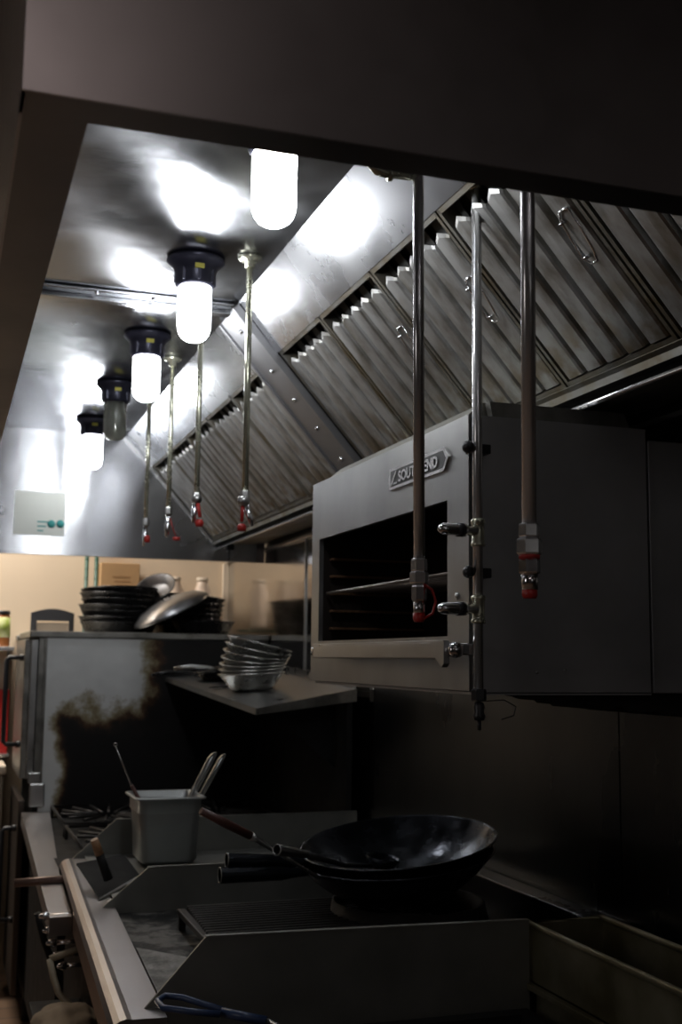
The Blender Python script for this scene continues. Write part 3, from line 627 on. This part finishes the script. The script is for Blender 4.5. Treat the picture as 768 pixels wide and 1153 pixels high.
# dividers : chamfered plates
def divider(y, par, xr=1.44):
    b = B(); x0 = rx_(y)+.045
    if y == YN: x0 = at(155, 1145, 'y', y).x; P_ = [(x0, .868), (x0, at(155, 1145, 'y', y).z), (at(232, 1055, 'y', y).x, at(232, 1055, 'y', y).z), (1.195, at(600, 1036, 'y', y).z), (1.195, .60), (at(190, 1105, 'y', y).x, .60), (at(190, 1105, 'y', y).x, .885)]
    elif y == YM: a, c = at(97, 1038, 'y', y), at(167, 977, 'y', y); P_ = [(a.x, .87), (a.x, a.z), (c.x, c.z), (xr, c.z), (xr, .80), (a.x, .80)]
    else: a, c = at(78, 970, 'y', y), at(130, 923, 'y', y); P_ = [(a.x, .87), (a.x, a.z), (c.x, c.z), (xr-.02, c.z), (xr-.02, .80), (a.x, .80)]
    prism(b, [(x_, y, z_) for x_, z_ in P_], (0, .006, 0))
    # folded top edge
    (xa, za), (xb, zb) = P_[2], P_[3]; prism(b, [(xa, y-.001, za-.001), (xb, y-.001, zb-.001), (xb, y-.001, zb+.002), (xa, y-.001, za+.002)], (0, .014, 0))
    return obj('divider', b, M['divider'], par)
divider(YN, ws); divider(YM, ws); divider(YF, ws)
# basin of the wok burner: speckled tray by the rail then sooty slope
b = B(); prism(b, [(.432, YN+.01, .894), (.452, 2.74, .894), (.60, 2.56, .894), (.66, 2.34, .894), (.64, YN+.01, .894)], (0, 0, -.02)); obj('spill_tray', b, M['tray'], ws)
def grimes(b, x0, x1, y0, y1, nx, ny, zf):
    V = [[b.verts.new((x0+(x1-x0)*i/nx, y0+(y1-y0)*j/ny, zf(x0+(x1-x0)*i/nx, y0+(y1-y0)*j/ny))) for j in range(ny+1)] for i in range(nx+1)]
    for i in range(nx):
        for j in range(ny): f = b.faces.new((V[i][j], V[i+1][j], V[i+1][j+1], V[i][j+1])); f.smooth = True
b = B(); grimes(b, .43, 1.38, YN+.012, YM-.004, 40, 44, lambda x_, y_: .882+.008*noise.noise(Vector((x_*12, y_*12, 0)))+.03*min(1, max(0, (x_-.6)/.3))*0); obj('burner_basin', b, M['grime'], ws)
b = B(); box(b, .52, 1.40, YN+.012, YM-.004, .80, .870); box(b, .50, 1.42, YM+.01, YF-.004, .80, .880); obj('deck', b, M['black'], ws)
b = B(); grimes(b, .47, 1.42, YM+.012, YF-.004, 20, 20, lambda x_, y_: .905+.002*noise.noise(Vector((x_*10, y_*10, 3)))); obj('rear_deck', b, M['divider'], ws)
# ribbed drain grate
b = B()
for k in range(22):
    y_ = 2.42+.0245*k; xa = .588+.001*k; box(b, xa, 1.02, y_, y_+.011, .925, .937, .002)
box(b, .586, .606, 2.41, 2.95, .915, .930, .002); box(b, .98, 1.0, 2.41, 2.95, .915, .930, .002)
for x_ in (.595, .99):
    for y_ in (2.43, 2.93): box(b, x_-.008, x_+.008, y_-.008, y_+.008, .870, .916)
obj('ribbed_grate', b, mat('ribbed_iron', (.045, .042, .04), .45, .6, var=.5, var_scale=20), ws)
# wok ring
b = B(); lathe(b, [(.20, 0), (.205, 0), (.19, .075), (.183, .075), (.20, 0)], (1.13, 2.76, .885), seg=36); obj('wok_ring', b, M['black'], ws)
b = B(); lathe(b, [(0, 0), (.06, 0), (.05, .03), (0, .035)], (1.13, 2.76, .885), seg=20); obj('burner_head', b, M['black'], ws)
# back ledge behind the wok
b = B(); box(b, 1.385, 1.447, 2.30, 3.14, .88, .985, .004); obj('back_ledge', b, M['steel_wall'], ws)
b = B(); box(b, .42, 1.42, 2.27, 3.93, .20, .80); obj('cabinet_body', b, M['black'], ws)
for xx in (.48, 1.36):
    for yy in (2.36, 3.86): b = B(); tube(b, [(xx, yy, 0), (xx, yy, .20)], .02, 12); obj('foot', b, M['black'], ws)
# bar handle sticking out over the far ledge
b = B(); y_ = 3.80; tube(b, [(.245, y_, .856), (.40, y_, .861), (.432, y_, .862)], .0125, 16); lathe(b, [(0, 0), (.0155, 0), (.017, .008), (.015, .02), (0, .022)], (.420, y_, .862), (1, 0, 0), 18); obj('bar_handle', b, mat('brown_bar', (.16, .10, .08), .35, .5), ws)
b = B(); box(b, .430, .452, y_-.014, y_+.014, .872, .906, .004); obj('bar_joint', b, M['chrome'], ws)
# gas valves on the front
pv = lambda px, py, x_=.33: at(px, py, 'x', x_)
b = B(); random.seed(5)
vp = [(46, 1032), (50, 1048), (54, 1062), (60, 1076), (66, 1088)]
for (px, py) in vp:
    b = B(); c = at(px, py, 'y', 3.4); lathe(b, [(0, 0), (.010, 0), (.012, .008), (.008, .016), (.005, .026), (0, .028)], c+Vector((.02, 0, 0)), (-1, -.3, .1), 14); tube(b, [c+Vector((.02, 0, 0)), Vector((.42, c.y, c.z))], .006, 8); obj('gas_valve', b, M['chrome'], ws)
b = B(); tube(b, [at(42, 1028, 'y', 3.42), at(50, 1060, 'y', 3.42), at(62, 1092, 'y', 3.42)], .010, 10); obj('gas_manifold', b, M['black'], ws)
pts = [at(56, 1080, 'y', 3.3), at(60, 1100, 'y', 3.28), at(66, 1118, 'y', 3.26), at(76, 1130, 'y', 3.24), at(88, 1138, 'y', 3.22)]
b = B(); tube(b, pts, .009, 10); tube(b, [pts[0], Vector((.42, 3.3, pts[0].z+.03))], .009, 10); obj('gas_hose', b, M['hose'], ws)
# rag on an equipment shelf at the bottom of the frame
rc = at(75, 1150, 'y', 3.1); t = thing('towel', rc, 'tan rag heaped under the steel front rail at the bottom left', 'rag')
b = B(); bmesh.ops.create_icosphere(b, subdivisions=4, radius=1)
for v in b.verts:
    n_ = noise.noise(v.co*2.2)*.22; v.co = v.co*(1+n_); v.co = Vector((rc.x+v.co.x*.085, rc.y+v.co.y*.12, rc.z-.01+v.co.z*.045))
for f in b.faces: f.smooth = True
obj('folds', b, M['cloth'], t)
b = B(); box(b, .28, .42, 2.5, 3.5, rc.z-.085, rc.z-.055, .004); o = obj('lower_shelf', b, M['black'], ws)

# square insert pan with utensils
pn = thing('insert_pan', (.68, 3.75, .91), 'square grey steel insert pan holding utensils between the dividers', 'container')
x0, x1, y0, y1 = .590, .803, 3.64, 3.86; zt_, zb_ = 1.118, .915
def rrect(x0, x1, y0, y1, r, z, n=5):
    o_ = []
    for (cx_, cy_, a) in ((x1-r, y1-r, 0), (x0+r, y1-r, PI/2), (x0+r, y0+r, PI), (x1-r, y0+r, 1.5*PI)):
        for k in range(n+1): t_ = a+PI/2*k/n; o_.append(Vector((cx_+r*math.cos(t_), cy_+r*math.sin(t_), z)))
    return o_
b = B(); lv = [rrect(x0+.030, x1-.024, y0+.03, y1-.03, .03, zb_), rrect(x0+.018, x1-.014, y0+.018, y1-.018, .035, zb_+.012), rrect(x0+.012, x1-.010, y0+.012, y1-.012, .03, zt_-.05), rrect(x0+.006, x1-.006, y0+.006, y1-.006, .03, zt_-.045), rrect(x0+.006, x1-.006, y0+.006, y1-.006, .03, zt_-.006),
     rrect(x0-.006, x1+.006, y0-.006, y1+.006, .025, zt_-.006), rrect(x0-.007, x1+.007, y0-.007, y1+.007, .025, zt_-.001), rrect(x0-.003, x1+.003, y0-.003, y1+.003, .025, zt_+.001), rrect(x0+.009, x1-.009, y0+.009, y1-.009, .028, zt_), rrect(x0+.010, x1-.010, y0+.010, y1-.010, .028, zt_-.04), rrect(x0+.02, x1-.018, y0+.022, y1-.022, .03, zb_+.016), rrect(x0+.034, x1-.03, y0+.034, y1-.034, .03, zb_+.006)]
RR = [[b.verts.new(p) for p in l] for l in lv]
for a, c in zip(RR, RR[1:]):
    n = len(a)
    for k in range(n): f = b.faces.new((a[k], a[(k+1) % n], c[(k+1) % n], c[k])); f.smooth = True
b.faces.new(RR[0][::-1]); b.faces.new(RR[-1]); obj('pan_body', b, M['pan_gray'], pn)
def flat_handle(b, p, q_, w, th, side):
    p, q_ = Vector(p), Vector(q_); d = (q_-p).normalized(); s_ = Vector(side).normalized(); n_ = d.cross(s_).normalized()
    P_ = [p-s_*w*.8, q_-s_*w, q_-s_*w*.5+d*w, q_+s_*w*.5+d*w, q_+s_*w, p+s_*w*.8]; prism(b, [v-n_*th/2 for v in P_], n_*th)
for k, (pb, pt, lb, w) in enumerate((((206, 915), (239, 852), 'left one of the two pale steel handles leaning out of the insert pan', .015), ((216, 915), (250, 853), 'right one of the two pale steel handles leaning out of the insert pan', .012))):
    yy = 3.76+.03*k; a, c = at(*pb, 'y', yy), at(*pt, 'y', yy-.02); t = thing('spatula', a, lb, 'utensil', 'spatulas in the insert pan')
    d = (c-a).normalized(); lo_ = a-d*.12
    b = B(); flat_handle(b, lo_, c, w, .004, (1, 0, .3)); obj('handle', b, M['steel_bright'], t)
    b = B(); tube(b, [a+d*.06+Vector((0, -.004, 0)), c+Vector((0, -.004, 0))], .0016, 6); obj('rib', b, M['steel'], t)
    b = B(); flat_handle(b, lo_-d*.03, lo_+d*.02, .022, .002, (1, 0, .3)); obj('blade', b, M['steel'], t)
a, m_, c = at(163, 912, 'y', 3.70), at(148, 884, 'y', 3.69), at(130, 840, 'y', 3.68); t = thing('ladle', a, 'thin ladle with dark red grip leaning out of the left of the insert pan', 'utensil')
d = (c-m_).normalized(); b = B(); tube(b, [m_, c], [.0028, .0018], 8); tube(b, arc(c+Vector((0, 0, .004)), .005, 0, 2*PI, 10)[:-1], .0015, 6, closed=True); obj('shaft', b, M['steel'], t)
e_ = a+(a-m_).normalized()*.03; b = B(); tube(b, [m_, a, e_], [.0055, .0065, .0065], 10); obj('grip', b, M['wood_dark'], t)
b = B(); tube(b, [e_, e_+Vector((.02, .01, -.09))], .003, 8); lathe(b, [(.0, 0), (.02, .004), (.028, .02), (.026, .02), (.018, .006), (0, .003)], e_+Vector((.02, .01, -.10)), seg=18); obj('bowl', b, M['steel'], t)

# dust-pan like scraper with a wooden grip
c0 = at(122, 985, 'z', .93)
t = thing('grill_scraper', c0, 'black flat scraper with wooden grip lying behind the front rail', 'scraper')
q1, q2, q3, q4 = at(86, 972, 'z', .965), at(140, 962, 'z', .965), at(157, 985, 'z', .925), at(112, 1011, 'z', .905)
b = B(); prism(b, [q1, q2, q3, q4], (0, 0, -.004)); obj('blade', b, M['black'], t)
b = B(); prism(b, [q4, q3, q3+Vector((-.012, -.035, -.006)), q4+Vector((-.006, -.018, -.004))], (0, 0, -.003)); obj('blade_edge', b, M['steel'], t)
b = B(); a = at(122, 990, 'z', .945); c = at(112, 962, 'y', a.y-.01); tube(b, [a, c], [.013, .012], 12); ht = obj('grip', b, M['black'], t)
b = B(); d = (c-a).normalized(); tube(b, [c, c+d*.045], [.0125, .011], 12); obj('wooden_tip', b, M['wood'], ht)

# ------------------------------------------------------------------ woks and tools
WR = .245
def wok(label, c, rot, hlen, hdir, hr):
    t = thing('wok', (0, 0, 0), label, 'wok', 'iron woks stacked on the burner'); b = B(); P_ = []
    n = 14; Rs = .30; dz = .0
    amax = math.asin(WR/Rs)
    out = [(Rs*math.sin(amax*k/n), Rs*(1-math.cos(amax*k/n))) for k in range(n+1)]
    inn = [((Rs-.003)*math.sin(amax*k/n), Rs-(Rs-.003)*math.cos(amax*k/n)) for k in range(n, -1, -1)]
    rim = [(WR+.004, out[-1][1]), (WR+.005, out[-1][1]+.004), (WR, out[-1][1]+.005)]
    lathe(b, out+rim+inn, (0, 0, -out[-1][1]), seg=64); obj('bowl', b, M['wok'], t)
    b = B(); a = Vector((-WR*.98, 0, -.008)); hd = Vector(hdir)
    p_ = [a+Vector((.012, 0, 0)), a+hd*.03, a+hd*.06, a+hd*hlen]
    tube(b, p_, [.010, .012, hr*.9, hr], 20, cap=False)
    tube(b, [p_[3], p_[2]], [hr*.86, hr*.76], 20, cap=False); obj('handle', b, M['wok'], t)
    # open mouth ring
    b = B(); u, v = basis(hd.normalized()); tube(b, [a+hd*hlen+(u*math.cos(2*PI*k/20)+v*math.sin(2*PI*k/20))*hr*.93 for k in range(20)], hr*.09, 6, closed=True); obj('handle_rim', b, M['steel_worn'], t)
    t.location = c; t.rotation_euler = rot
    return t
wc = at(448, 948, 'y', 2.78)
tx, ty = math.radians(4.0), math.radians(-7.5)
wok('upper iron wok of the stack, shiny spot inside its bowl', wc, (tx, ty, 0), .20, (-1, 0, .20), .019)
wok('lower iron wok nested under the other, its rim showing below', wc+Vector((-.012, -.012, -.026)), (tx*.8, ty*.8, .03), .21, (-1, .02, .12), .019)
# wooden-handled tool and hollow-handled tool lying over the wok handles
A1, A2, A3, A4 = at(226, 913, 'y', 2.62), at(284, 942, 'y', 2.64), at(316, 962, 'y', 2.66), at(362, 990, 'y', 2.63)
t = thing('wok_spatula', A2, 'long wok tool with dark red wooden handle resting over the wok handles', 'utensil')
b = B(); tube(b, [A1, A1.lerp(A2, .5), A2], [.0085, .0105, .0095], 14); obj('handle', b, M['wood_dark'], t)
b = B(); tube(b, [A2-(A2-A1).normalized()*.004, A2+(A3-A2)*.2, A3, A4], [.0105, .007, .005, .004], 12); obj('shaft', b, M['steel'], t)
B1, B2, B3 = at(312, 957, 'y', 2.585), at(345, 962, 'y', 2.64), at(388, 974, 'y', 2.76)
t = thing('wok_ladle', B1, 'steel wok ladle with an open ring-ended hollow handle, bowl inside the wok', 'utensil')
b = B(); tube(b, [B1, B2], [.0125, .009], 16, cap=False); tube(b, [B1, B2], [.0105, .007], 16, cap=False); d = (B2-B1).normalized(); u, v = basis(d); tube(b, [B1+(u*math.cos(2*PI*k/18)+v*math.sin(2*PI*k/18))*.0118 for k in range(18)], .0016, 6, closed=True); obj('hollow_handle', b, M['steel'], t)
b = B(); tube(b, [B2, B3, B3+Vector((.10, .08, -.02))], [.0085, .0055, .005], 12); obj('shaft', b, mat('dark_shaft', (.08, .08, .085), .35, .8), t)
b = B(); e_ = B3+Vector((.135, .10, -.035)); lathe(b, [(0, 0), (.025, .004), (.042, .022), (.045, .034), (.042, .034), (.038, .022), (.022, .007), (0, .004)], e_, (.1, -.1, 1), seg=24); obj('bowl', b, M['wok'], t)

# ------------------------------------------------------------------ right-hand trough behind the fryer
tr = thing('steel_trough', (1.32, 1.7, .72), 'greasy olive steel trough along the wall at the lower right', 'trough')
X0, X1, YA, YB, TZ = 1.205, 1.385, .9, 2.275, 1.0
b = B()
box(b, X0, X0+.004, YA, YB, .882, TZ-.001); box(b, X1, X1+.004, YA, YB, .80, TZ-.001); box(b, X0, X1, YB-.004, YB, .882, TZ-.001); box(b, X0, X1, YA, YA+.004, .882, TZ-.001); box(b, X0, X1, YA, YB, .882, .886)
obj('basin', b, M['olive'], tr)
b = B(); tube(b, [(X0, YA, TZ), (X0, YB, TZ), (X1, YB, TZ), (X1, YA, TZ)], .007, 10, closed=True); obj('rolled_rim', b, M['olive'], tr)
b = B(); box(b, X0+.006, X1-.003, YA+.005, YB-.006, .886, .905); obj('black_floor_slab', b, M['black'], tr)  # black slab over the trough floor
b = B(); box(b, X0-.016, X0+.0, YA, YB, .872, .884, .002); box(b, X0+.01, X1, YA+.02, YB-.01, .02, .87); obj('support', b, M['olive'], tr)
fy = thing('fryer', (.85, 1.7, 0), 'dark floor fryer in the foreground below the near divider', 'fryer')
b = B(); box(b, .48, 1.18, 1.30, 1.33, .10, .84); box(b, .48, 1.18, 2.20, 2.235, .10, .84); box(b, .48, .51, 1.33, 2.20, .10, .84); box(b, 1.15, 1.18, 1.33, 2.20, .10, .84); box(b, .51, 1.15, 1.33, 2.20, .10, .60); obj('tank', b, M['black'], fy)
for xx in (.54, 1.12):
    for yy in (1.36, 2.17): b = B(); tube(b, [(xx, yy, 0), (xx, yy, .10)], .02, 12); obj('foot', b, M['black'], fy)
# fry basket: blue coated loop handle enters the frame
bk = thing('fry_basket', (.86, 1.75, .61), 'wire fry basket, only its blue coated loop handle reaching into view', 'fry basket')
h0 = at(178, 1127, 'z', .93); 
P_ = [at(250, 1137, 'z', .925), at(205, 1123, 'z', .93), at(186, 1121, 'z', .93), at(177, 1127, 'z', .93), at(184, 1135, 'z', .93), at(215, 1139, 'z', .93), at(248, 1142, 'z', .925), at(300, 1150, 'z', .915), Vector((.72, 1.86, .865)), Vector((.80, 1.80, .835))]
b = B(); tube(b, [P_[6], P_[5], P_[4], P_[3], P_[2], P_[1], P_[0]], .0058, 10); tube(b, [P_[0].lerp(P_[6], .5), P_[7]], .0085, 12); obj('handle', b, M['blue'], bk)
b = B(); tube(b, P_[7:], .006, 10); obj('stem', b, M['steel'], bk)
b = B()
bx0, bx1, by0, by1, bz0, bz1 = .72, .98, 1.55, 1.86, .64, .82
for z_ in (bz0, bz1): tube(b, [(bx0, by0, z_), (bx1, by0, z_), (bx1, by1, z_), (bx0, by1, z_)], .003, 6, closed=True)
for k in range(12):
    f_ = (k+.5)/12; x_ = bx0+(bx1-bx0)*f_; y_ = by0+(by1-by0)*f_
    tube(b, [(x_, by0, bz1), (x_, by0, bz0), (x_, by1, bz0), (x_, by1, bz1)], .0014, 5); tube(b, [(bx0, y_, bz1), (bx0, y_, bz0), (bx1, y_, bz0), (bx1, y_, bz1)], .0014, 5)
tube(b, [(bx0, by0, .73), (bx1, by0, .73), (bx1, by1, .73), (bx0, by1, .73)], .0014, 5, closed=True)
obj('wire_body', b, M['steel_worn'], bk)

# ------------------------------------------------------------------ far room: rack, boxes, shelf
rk = thing('storage_rack', (1.0, 5.98, 0), 'wire storage rack with dark green posts behind the pans', 'shelving')
for px in (97.5, 108.5):
    c = at(px, 640, 'y', 6.08); 
    b = B(); tube(b, [(c.x, 6.08, .02), (c.x, 6.08, 2.25)], .0105, 10); 
    for k in range(20): lathe(b, [(.0105, 0), (.0122, .003), (.0105, .006)], (c.x, 6.08, 1.2+.05*k), seg=12)
    obj('post', b, M['green'], rk)
xr0 = at(112, 640, 'y', 6.08).x
b = B()
for z_ in (1.70, 1.2):
    b = B()
    for k in range(9): tube(b, [(.745, 6.02+.012*k, z_), (1.40, 6.02+.012*k, z_)], .003, 6)
    for k in range(8): tube(b, [(.745+.09*k, 6.02, z_-.004), (.745+.09*k, 6.13, z_-.004)], .003, 6)
    obj('wire_shelf', b, M['green'], rk)
a, c = at(114, 632, 'y', 6.02), at(157, 664, 'y', 6.02)
b = B(); box(b, a.x, c.x, 6.02, 6.13, 1.705, 2.035, .003); bx_ = tag(obj('cardboard_box', b, M['card']), 'brown cardboard box on the rack above the stacked black pans', 'box')
b = B(); 
for k in range(4): box(b, a.x+.06+.012*k, c.x-.05, 6.0188, 6.0196, 1.96-.022*k, 1.966-.022*k)
o = obj('printed_lines', b, mat('faded_print', (.33, .18, .08), .8), bx_)
for k, (px, lb) in enumerate(((170, 'clear plastic tub on the rack beside the cardboard box'), (197, 'clear plastic tub on the rack, middle one right of the box'), (228, 'clear plastic tub on the rack near the wall corner'))):
    c = at(px, 655, 'y', 6.07); t = thing('plastic_tub', (c.x, 6.07, 1.705), lb, 'tub', 'tubs on the storage rack')
    b = B(); lathe(b, [(0, 0), (.040, 0), (.044, .03), (.046, .20), (.030, .235), (.030, .25), (0, .25)], (c.x, 6.07, 1.705), seg=20); obj('tub_body', b, mat('milky_tub', (.62, .50, .40), .35), t)
    b = B(); lathe(b, [(0, 0), (.032, 0), (.032, .02), (0, .02)], (c.x, 6.07, 1.955), seg=20); obj('lid', b, M['cream'], t)
# black crate with pale carton in front of the beige wall
sh = thing('side_shelf', (.0, 6.0, 1.2), 'steel shelf on the beige wall at the left edge', 'shelf')
b = B(); box(b, -.28, .335, 5.95, 6.145, 1.575, 1.597, .003); obj('shelf_board', b, M['steel_bright'], sh)
b = B(); box(b, -.28, .335, 5.97, 6.145, 1.06, 1.075, .003); obj('lower_board', b, M['steel_bright'], sh)
for xx in (-.26, .31): b = B(); box(b, xx, xx+.012, 6.12, 6.148, .95, 1.6); obj('bracket', b, M['steel'], sh)
a, c = at(0, 690, 'y', 6.0), at(13, 732, 'y', 6.0)
t = thing('sauce_jar', ((a.x+c.x)/2-.02, 6.05, 1.597), 'jar with green and yellow label on the shelf at the left edge', 'jar'); jx = (a.x+c.x)/2-.025
b = B(); lathe(b, [(0, 0), (.046, 0), (.048, .006), (.048, .145), (.040, .16), (0, .16)], (jx, 6.05, 1.5975), seg=28); obj('jar_body', b, mat('orange_sauce', (.40, .15, .05), .25), t)
b = B(); lathe(b, [(.0485, .045), (.0490, .045), (.0490, .145), (.0485, .145)], (jx, 6.05, 1.5975), seg=28); obj('label_band', b, mat('pale_label', (.70, .68, .45), .6, 0, col2=(.35, .45, .08), var_scale=18), t)
b = B(); lathe(b, [(0, 0), (.046, 0), (.046, .018), (0, .018)], (jx, 6.05, 1.757), seg=28); obj('lid', b, M['black_plastic'], t)
for k, (x_, h_) in enumerate(((.225, .17), (.295, .14))):
    b = B(); box(b, x_-.03, x_+.03, 6.0, 6.12, 1.0755, 1.0755+h_+.17, .004); o = tag(obj('red_bottle_case', b, M['red_plastic']), ['red plastic case left of the oven door handle, taller', 'red plastic case just behind the oven door handle, shorter'][k], 'case', 'red cases on the lower shelf')
ct = thing('black_crate', (.53, 6.05, 1.69), 'black handled crate with a pale carton behind the oven top', 'crate')
a, c = at(35, 692, 'y', 6.06), at(83, 708, 'y', 6.06)
b = B(); P_ = []
n = 10; W2 = (c.x-a.x)/2; xm = (a.x+c.x)/2
prism(b, [(xm-W2, 6.06, 1.663)]+[(xm-W2+2*W2*k/n, 6.06, 1.77+.022*math.sin(PI*k/n)) for k in range(n+1)]+[(xm+W2, 6.06, 1.663)]+[(xm+W2-.025, 6.06, 1.663), (xm+W2-.025, 6.06, 1.73)]+[(xm-W2+.03, 6.06, 1.73), (xm-W2+.03, 6.06, 1.663)], (0, .012, 0)); box(b, xm-W2, xm+W2, 6.06, 6.14, 1.655, 1.663); obj('frame', b, M['black_plastic'], ct)
b = B(); box(b, xm-W2+.032, xm+W2-.027, 6.075, 6.13, 1.6635, 1.722, .002); obj('carton', b, M['cream'], ct)
b = B(); box(b, .35, .70, 6.03, 6.148, 1.63, 1.654, .003); cs = tag(obj('wall_ledge', b, M['steel']), 'narrow steel ledge on the beige wall behind the oven', 'shelf')
# low beige freezer box in the aisle end
fz_ = thing('chest_freezer', (0, 5.7, 0), 'pale low freezer chest against the far wall at the left edge', 'freezer')
b = B(); box(b, -.25, .30, 5.72, 6.12, .12, 1.0, .015); obj('body', b, mat('pale_enamel', (.42, .36, .28), .45), fz_)
b = B(); box(b, -.26, .31, 5.70, 6.13, 1.0, 1.045, .01); obj('lid', b, M['cream'], fz_)
for xx in (-.18, .24):
    for yy in (5.78, 6.06): b = B(); tube(b, [(xx, yy, 0), (xx, yy, .12)], .018, 10); obj('foot', b, M['black'], fz_)

# ------------------------------------------------------------------ room lights, plus two added fills
def area(name, loc, rot, sx_, sy_, power, col):
    l = bpy.data.lights.new(name, 'AREA'); l.shape = 'RECTANGLE'; l.size = sx_; l.size_y = sy_; l.energy = power; l.color = col
    o = bpy.data.objects.new(name, l); COL.objects.link(o); o.location = loc; o.rotation_euler = rot; return o
area('far_room_tube', (-.35, 5.72, 3.12), (math.radians(18), 0, 0), 1.4, .2, 62, (1.0, .93, .84))
area('aisle_tube', (-.3, -1.15, 3.12), (0, 0, 0), 1.2, .3, 5, (1.0, .86, .82))
area('added_pipe_fill', (-2.36, 1.1, 2.0), (0, math.radians(-90), 0), 1.3, .5, 5.0, (1.0, .93, .90))  # added area light, no doorway there; puts highlights on pipes and broiler front
area('added_near_fill', (1.0, -1.56, 2.0), (math.radians(90), 0, 0), .3, .9, .6, (1, .98, .96))  # added fill behind the camera, not a serving pass; brightens near steel
w = bpy.data.worlds.new('World'); bpy.context.scene.world = w; w.use_nodes = True
w.node_tree.nodes['Background'].inputs[0].default_value = (.05, .045, .04, 1); w.node_tree.nodes['Background'].inputs[1].default_value = .1

# ------------------------------------------------------------------ camera
cd = bpy.data.cameras.new('camera'); cam = bpy.data.objects.new('camera', cd); COL.objects.link(cam)
cd.sensor_fit = 'VERTICAL'; cd.sensor_height = 36; cd.sensor_width = 24; cd.lens = 36*F/1153; cd.clip_start = .02
cam.matrix_world = Matrix.Translation(CAM) @ ROT.to_4x4()
cd.dof.use_dof = True; cd.dof.focus_distance = 1.85; cd.dof.aperture_fstop = 7.0
sc = bpy.context.scene; sc.camera = cam
sc.view_settings.view_transform = 'Standard'; sc.view_settings.look = 'None'; sc.view_settings.exposure = 0; sc.view_settings.gamma = 1
sc.view_settings.use_curve_mapping = False
